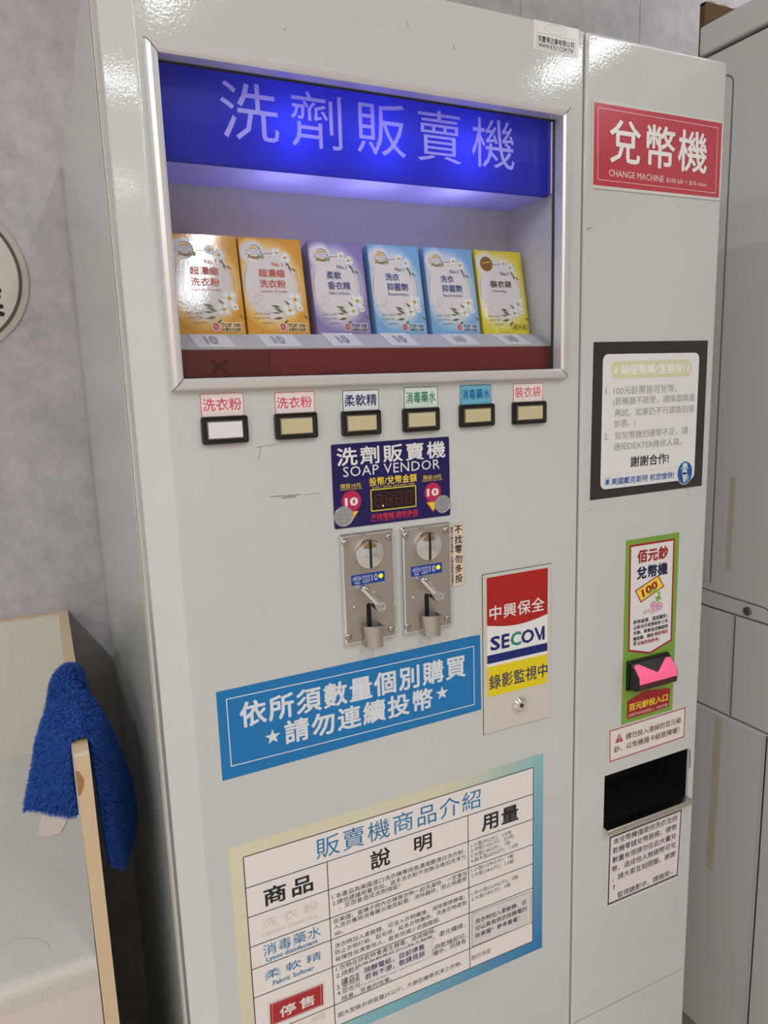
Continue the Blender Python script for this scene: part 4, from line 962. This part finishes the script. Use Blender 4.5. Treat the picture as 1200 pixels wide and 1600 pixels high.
BLB, BLB2 = (122, 176, 222), (176, 206, 230)
YLB, YLB2 = (222, 206, 66), (228, 220, 140)
L3 = [('超濃縮', .26, .600, .68, .682), ('洗衣粉', .26, .490, .68, .575)]
grp = 'product boxes on the display shelf'
detergent_box(0, (*BX[0], 0), ORG, ORG2, (196, 92, 70), L3, ('Laundry Powder', (.27, .437), (.70, .470)), 'orange laundry powder box at the left end of the display shelf', grp)
detergent_box(1, (*BX[1], 0), ORG, ORG2, (196, 88, 66), L3, ('Laundry Powder', (.27, .437), (.70, .470)), 'orange laundry powder box standing directly beside the purple box', grp)
detergent_box(2, (*BX[2], 0), PUR, PUR2, (84, 84, 146), [('柔軟', .28, .600, .55, .682), ('香衣精', .28, .490, .70, .575)], ('Fabric Softener', (.29, .437), (.68, .470)), 'purple fabric softener box with white daisies on the display shelf', grp)
detergent_box(3, (*BX[3], 0), BLB, BLB2, (56, 76, 150), [('洗衣', .28, .605, .55, .685), ('抑菌劑', .29, .495, .70, .580)], ('Bacteriostatics', (.30, .442), (.70, .475)), 'light blue bacteriostatic box directly right of the purple box', grp)
detergent_box(4, (*BX[4], 0), BLB, BLB2, (56, 76, 150), [('洗衣', .28, .605, .55, .685), ('抑菌劑', .29, .495, .70, .580)], ('Bacteriostatics', (.30, .442), (.70, .475)), 'light blue bacteriostatic box directly left of the yellow box', grp)
detergent_box(5, (*BX[5], 0), YLB, YLB2, (70, 62, 50), [('裝衣袋', .25, .565, .70, .645)], ('Clothes Bag', (.28, .505), (.58, .535)), 'yellow clothes bag box with a gold seal, right end of the display shelf', grp, logo=False, foot=False)

# ------------------------------------------------------------------ folding table with beige-edged side panel
FT = root('folding_table', (-0.45, 0.42, 0), 'white laminate folding table with raised back and beige-edged side panel, beside the vending machine', 'table')
PX0, PX1, PYF, PZ = -0.0030, 0.0135, 0.1200, 1.0924
M_worktop = mat('speckled_worktop', (196, 194, 190), 0.32, spec=0.5)
nt = M_worktop.node_tree; tc = nt.nodes.new('ShaderNodeTexCoord'); vr = nt.nodes.new('ShaderNodeTexNoise'); rp = nt.nodes.new('ShaderNodeValToRGB')
vr.inputs['Scale'].default_value = 420; vr.inputs['Detail'].default_value = 1
rp.color_ramp.elements[0].position = .255; rp.color_ramp.elements[0].color = lin((142, 137, 130)); rp.color_ramp.elements[1].position = .29; rp.color_ramp.elements[1].color = lin((196, 194, 190))
nt.links.new(tc.outputs['Object'], vr.inputs['Vector']); nt.links.new(vr.outputs['Fac'], rp.inputs['Fac']); nt.links.new(rp.outputs['Color'], nt.nodes['Principled BSDF'].inputs['Base Color'])
bm = bmesh.new(); box(bm, PX0 + .0006, PX1 - .0006, PYF + .0006, WY - .001, 0, PZ - .0006)
sp = bm_obj('side_panel', bm, M_laminate, FT)
bm = bmesh.new()
pe = [(PYF + .0008, 0.0), (PYF, 0.0), (PYF, PZ - .004), (PYF + .0012, PZ - .0012), (PYF + .004, PZ), (WY - .001, PZ), (WY - .001, PZ - .0008), (PYF + .004, PZ - .0008), (PYF + .0010, PZ - .004)]
loft(bm, [[(x, y, z) for y, z in pe] for x in (PX0, PX1)], True, True)
bm_obj('edge_band', bm, M_beige, sp)
P = Print(PYF - .0001); cz = 1.057
P.poly([(PX0, cz + .016), (PX0 + .0035, cz + .0135), (PX0 + .0082, cz + .002), (PX0 + .0068, cz - .006), (PX0 + .0030, cz - .0150), (PX0, cz - .0165)], mat('bare_chipboard', (164, 124, 72), 0.8), 1)
P.build('chipped_patch', sp)
TX = -1.25
boxobj('back_panel', TX, PX0, WY - .016, WY - .001, 0.30, PZ - .0012, M_laminate, FT)
boxobj('back_edge_band', TX, PX0, WY - .0165, WY - .001, PZ - .0012, PZ, M_beige, FT)
bm = bmesh.new()
zw = 0.8250; R = .016
wt = [(WY - .0165, zw), (PYF + R, zw)] + [(PYF + R - R*math.sin(t), zw - R + R*math.cos(t)) for t in [PI/2*k/6 for k in range(1, 7)]] + [(PYF, zw - .030), (WY - .0165, zw - .030)]
loft(bm, [[(x, y, z) for y, z in wt] for x in (TX, PX0 - .0010)], True, True)
wk = bm_obj('worktop', bm, M_worktop, FT, smooth=40)
boxobj('front_panel', TX + .02, PX0 - .0012, PYF + .0012, PYF + .0180, 0.08, zw - .0306, mat('pinkish_laminate', (206, 196, 194), 0.45), FT)
boxobj('end_panel', TX, TX + .018, PYF + .02, WY - .02, 0, zw - .031, M_laminate, FT)
# torn paper left on the worktop, under the towel
pp = [(-0.0667, 0.4302), (-0.0608, 0.4906), (-0.0284, 0.4812), (-0.0258, 0.4459), (-0.0350, 0.4187), (-0.0532, 0.4194)]
bm = bmesh.new(); loft(bm, [[(x, y, zw + .0003) for x, y in pp], [(x, y, zw + .0014) for x, y in pp]], True, True)
tag(bm_obj('paper_scrap', bm, mat('crumpled_tape', (222, 208, 204), 0.35, bump=(120, .6, 3, .002)), None), 'small torn white paper scrap on the worktop below the towel', 'paper scrap')
# a hair lying on the worktop
hp = [(-0.1109, 0.1965), (-0.0983, 0.2028), (-0.0823, 0.2004), (-0.0676, 0.1903), (-0.0575, 0.1767), (-0.0548, 0.1636)]
bm = bmesh.new(); r_ = .00012
loft(bm, [[(x + r_*math.cos(t), y, zw + .0003 + r_*math.sin(t)) for t in (0, 2.1, 4.2)] for x, y in hp], True, True)
tag(bm_obj('hair', bm, mat('dark_hair', (70, 60, 52), 0.5), None), 'single dark hair lying on the speckled worktop', 'hair')

# ------------------------------------------------------------------ blue towel over the side panel
ST = [
 (.150, [(-.0078, 1.000), (-.0078, 1.035), (-.0080, 1.070), (-.0074, 1.0925), (.0000, 1.1000), (.0110, 1.1000), (.0180, 1.0920), (.0188, 1.060), (.0198, 1.020), (.0212, .980), (.0227, .950), (.0248, .924)]),
 (.170, [(-.024, .994), (-.020, 1.030), (-.016, 1.068), (-.011, 1.098), (.0005, 1.108), (.012, 1.108), (.023, 1.093), (.027, 1.058), (.030, 1.014), (.031, .970), (.032, .935), (.033, .905)]),
 (.205, [(-.044, .985), (-.036, 1.024), (-.029, 1.066), (-.018, 1.101), (-.001, 1.115), (.014, 1.115), (.030, 1.096), (.039, 1.058), (.044, 1.012), (.045, .962), (.043, .915), (.040, .878)]),
 (.245, [(-.062, .972), (-.050, 1.018), (-.039, 1.062), (-.024, 1.098), (-.003, 1.115), (.014, 1.115), (.032, 1.092), (.046, 1.048), (.055, .998), (.058, .945), (.054, .898), (.048, .866)]),
 (.275, [(-.070, .958), (-.055, 1.010), (-.043, 1.055), (-.028, 1.086), (-.005, 1.1015), (.0165, 1.1015), (.031, 1.072), (.048, 1.026), (.061, .975), (.067, .925), (.063, .885), (.056, .862)]),
 (.288, [(-.060, .972), (-.050, 1.014), (-.041, 1.056), (-.028, 1.083), (-.006, 1.1015), (.0165, 1.1015), (.029, 1.068), (.044, 1.022), (.058, .972), (.064, .925), (.061, .888), (.055, .868)]),
 (.310, [(-.034, 1.020), (-.032, 1.045), (-.029, 1.072), (-.023, 1.100), (-.006, 1.118), (.011, 1.118), (.022, 1.096), (.030, 1.050), (.038, 1.000), (.042, .955), (.040, .920), (.036, .900)]),
 (.345, [(-.027, 1.040), (-.027, 1.060), (-.025, 1.080), (-.020, 1.102), (-.006, 1.118), (.010, 1.119), (.019, 1.100), (.023, 1.060), (.026, 1.015), (.027, .975), (.026, .950), (.024, .935)]),
 (.375, [(-.022, 1.048), (-.022, 1.062), (-.020, 1.080), (-.016, 1.098), (-.004, 1.110), (.010, 1.110), (.019, 1.098), (.021, 1.066), (.022, 1.030), (.022, 1.000), (.022, .980), (.021, .970)]),
 (.388, [(-.012, 1.060), (-.012, 1.070), (-.011, 1.082), (-.010, 1.096), (-.002, 1.101), (.008, 1.101), (.0185, 1.096), (.0190, 1.065), (.0190, 1.035), (.019, 1.008), (.019, .990), (.019, .980)])]
def cr(a, b, c, d, t): return .5*((2*b) + (c-a)*t + (2*a-5*b+4*c-d)*t*t + (-a+3*b-3*c+d)*t*t*t)
def crow(P_, n):
    out = []
    m_ = len(P_)
    for k in range(n+1):
        u = k/n*(m_-1); i = min(int(u), m_-2); t = u - i
        g = lambda j: P_[max(0, min(m_-1, j))]
        out.append(tuple(cr(g(i-1)[c], g(i)[c], g(i+1)[c], g(i+2)[c], t) for c in range(len(P_[0]))))
    return out
NU, NV = 56, 44
rows3 = [crow([(x, y, z) for x, z in pts], NU) for y, pts in ST]
grid = []
for j in range(NV+1):
    u = j/NV*(len(rows3)-1); i = min(int(u), len(rows3)-2); t = u - i
    g = lambda k: rows3[max(0, min(len(rows3)-1, k))]
    grid.append([tuple(cr(g(i-1)[c][a], g(i)[c][a], g(i+1)[c][a], g(i+2)[c][a], t) for a in range(3)) for c in range(NU+1)])
bm = bmesh.new()
V_ = [[bm.verts.new(p) for p in r] for r in grid]
for j in range(NV):
    for c in range(NU): bm.faces.new((V_[j][c], V_[j][c+1], V_[j+1][c+1], V_[j+1][c]))
bm.normal_update()
fl = sum(f.normal.z for f in bm.faces if f.calc_center_median().z > 1.1)
if fl < 0:
    bmesh.ops.reverse_faces(bm, faces=bm.faces); bm.normal_update()
nrm = {v: v.normal.copy() for v in bm.verts}
# thickness: a second skin just inside, closed along the rim
inner = [[bm.verts.new(v.co - nrm[v]*.0035) for v in r] for r in V_]
outer_faces = [(f, f.calc_center_median(), f.normal.copy(), f.calc_area(), [v.co.copy() for v in f.verts]) for f in bm.faces]
for j in range(NV):
    for c in range(NU): bm.faces.new((inner[j][c], inner[j+1][c], inner[j+1][c+1], inner[j][c+1]))
rim = [(0, c) for c in range(NU)] + [(j, NU) for j in range(NV)] + [(NV, c) for c in range(NU, 0, -1)] + [(j, 0) for j in range(NV, 0, -1)]
for a, b in zip(rim, rim[1:] + rim[:1]):
    try: bm.faces.new((V_[a[0]][a[1]], V_[b[0]][b[1]], inner[b[0]][b[1]], inner[a[0]][a[1]]))
    except ValueError: pass
rnd = random.Random(3)
def blade(p, n, side, l, w_):
    jx = Vector((rnd.uniform(-1, 1), rnd.uniform(-1, 1), rnd.uniform(-1, 1)))
    d = (n*.62 + jx*.55 + Vector((0, 0, -.34))).normalized(); s = d.cross(jx).normalized()*w_
    mid = p + d*l*.55; tip = p + d*l + Vector((0, 0, -.18*l))
    v = [bm.verts.new(q) for q in (p - s, p + s, mid + s*.8, mid - s*.8)]; tv = bm.verts.new(tip)
    bm.faces.new(v).material_index = 1; bm.faces.new((v[3], v[2], tv)).material_index = 1
for (f, c_, n_, ar, co) in outer_faces:
    k = int(ar*3.0e5) + (1 if rnd.random() < (ar*3.0e5) % 1 else 0)
    for _ in range(k):
        a, b = rnd.random(), rnd.random()
        p = (co[0]*(1-a) + co[1]*a)*(1-b) + (co[3]*(1-a) + co[2]*a)*b
        blade(p, n_, None, rnd.uniform(.0040, .0068), rnd.uniform(.00030, .00050))
for a, b in zip(rim, rim[1:]):
    p0, p1 = V_[a[0]][a[1]].co.copy(), V_[b[0]][b[1]].co.copy(); cc = Vector((0.004, .27, 1.02))
    for _ in range(10):
        t = rnd.random(); p = p0*(1-t) + p1*t; blade(p, (p - cc).normalized(), None, rnd.uniform(.003, .005), .0004)
me = bpy.data.meshes.new('towel'); bm.to_mesh(me); bm.free()
M_towel = mat('blue_terry_root_shade', (20, 46, 108), 0.95, spec=0.1); M_pile = mat('blue_pile', (52, 94, 176), 0.9, spec=0.15)  # ground cloth coloured darker as shade between the pile roots
tw = link_mesh('towel', me, [M_towel, M_pile], None)
for p in me.polygons: p.use_smooth = len(p.vertices) == 4 and p.material_index == 0
tag(tw, 'fluffy royal blue towel draped over the beige-edged side panel of the folding table', 'towel')

# ------------------------------------------------------------------ round sign on the wall
sc, sr = (-.1215, 1.7030), .1330
bm = bmesh.new(); loft(bm, [circ(sc[0], sc[1], r, y, 96) for r, y in ((sr, WY - .0002), (sr, WY - .0026), (sr - .0008, WY - .0032))], False, True)
rs = bm_obj('round_wall_sign', bm, mat('frosted_acrylic', (186, 184, 180), 0.2), None, smooth=40)
tag(rs, 'round white wall sign with a dark ring and black characters at the left edge', 'sign')
P = Print(WY - .0033)
P.ell(sc[0], sc[1], sr - .0115, sr - .0115, (200, 199, 196), 1, 96); P.ering(sc[0], sc[1], sr - .0105, sr - .0105, .0056, (84, 82, 74), 2, 96)
P.rect(-.0205, 1.668, -.0045, 1.738, mat('yellowed_tape', (192, 186, 142), 0.4), .5)
P.text('自助', (-.205, 1.7125), (-.0385, 1.7800), (24, 24, 26), 3, .04, 1.05); P.text('洗衣業', (-.215, 1.6350), (-.0320, 1.6950), (24, 24, 26), 3, .035, 1.05)
P.build('lettering', rs)

# ------------------------------------------------------------------ dryer stack at the right, flattened carton behind it
DX, DX1, DYB, DYF = 1.2000, 1.9500, 0.3470, -0.4800
DR_ = root('stacked_dryer', (1.575, -0.07, 0), 'tall white stacked dryer with stained side panels, right of the change machine', 'dryer')
M_gap = M_seam
def dbox(name, z0, z1, x0=DX, m=M_dryer, bevel=.003, y0=DYF, y1=DYB): return boxobj(name, x0, DX1, y0, y1, z0, z1, m, DR_, bevel=bevel)
dbox('lower_case', .05, .8095); dbox('middle_case', .8130, 1.0255, DX + .0015); up = dbox('upper_case', 1.0290, 2.0800); dbox('top_lid', 2.0860, 2.1370, DX - .004, bevel=.005, y1=DYB + .006)
boxobj('case_gap', DX + .012, DX1 - .01, DYF + .01, DYB - .01, .052, 2.0875, M_gap, DR_)
def side_strip(name, pts, w_, m, off=.0004, par=None):
    """groove drawn on the left flank, points (y, z)"""
    bm = bmesh.new(); L_, R_ = [], []
    for i, p in enumerate(pts):
        a = Vector(pts[max(i-1, 0)]); b = Vector(pts[min(i+1, len(pts)-1)]); d = (b-a).normalized(); n_ = Vector((-d.y, d.x))*w_/2
        L_.append((DX - off, p[0]+n_.x, p[1]+n_.y)); R_.append((DX - off, p[0]-n_.x, p[1]-n_.y))
    loft(bm, [L_, R_], closed=False); return bm_obj(name, bm, m, par or DR_)
ins = [(.34, 2.033)] + [(.2746 + .02*(1 - math.sin(t)), 2.033 - .02*(1 - math.cos(t))) for t in [PI/2*k/5 for k in range(6)]] + [(.2735, 1.5), (.2720, 1.080), (.34, 1.078)]
side_strip('pressed_panel_edge', ins, .0032, M_groove)
rec = [(.30, 1.0635), (.165, 1.0600)] + [(.150 - .014*math.sin(t), 1.0460 + .0135*math.cos(t)) for t in [PI/2*k/5 for k in range(6)]] + [(.136, 1.0300)]
side_strip('access_cover_edge', rec, .003, M_groove)
bm = bmesh.new(); loft(bm, [[(DX - d, .1830 + r*math.cos(t), 1.0434 + r*math.sin(t)) for t in [2*PI*k/20 for k in range(20)]] for r, d in ((.0085, .0), (.0085, .003), (.0062, .005), (.004, .0052))], False, True)
bm_obj('bolt', bm, M_rust, DR_, smooth=40)
side_strip('middle_joint', [(.2110, 1.0255), (.2095, .813)], .0035, M_groove, -.0008)
side_strip('middle_joint_ridge', [(.2150, 1.0255), (.2135, .813)], .003, M_dryer, -.0004)
side_strip('lower_joint', [(.1260, .8090), (.1275, .05)], .003, M_seam); side_strip('lower_joint_ridge', [(.1305, .8090), (.1320, .05)], .004, M_dryer, .0012)
M_stain = mat('yellow_stain', (196, 190, 170), 0.45)
side_strip('stain', [(.232, 1.30), (.233, 1.15), (.231, 1.115)], .012, M_stain, .0002); side_strip('stain', [(.236, .800), (.238, .60), (.24, .45)], .018, M_stain, .0002)
KX = (1.2166, 2.1663)[0]
cb = boxobj('flattened_carton', KX, 1.4600, 0.3600, 0.3720, 0, 2.1880, M_kraft)
tag(cb, 'brown corrugated carton standing upright behind the stacked dryer, top edge showing', 'cardboard box')
bm = bmesh.new(); zz = [(KX + (1.46 - KX)*k/14, 2.1880 + (.004 if k % 2 else .0)) for k in range(15)]
loft(bm, [[(x, y, z) for x, z in zz] + [(1.46, y, 2.184), (KX, y, 2.184)] for y in (.3604, .3716)], True, True)
bm_obj('torn_edge', bm, mat('torn_cardboard', (176, 150, 122), 0.9), cb)
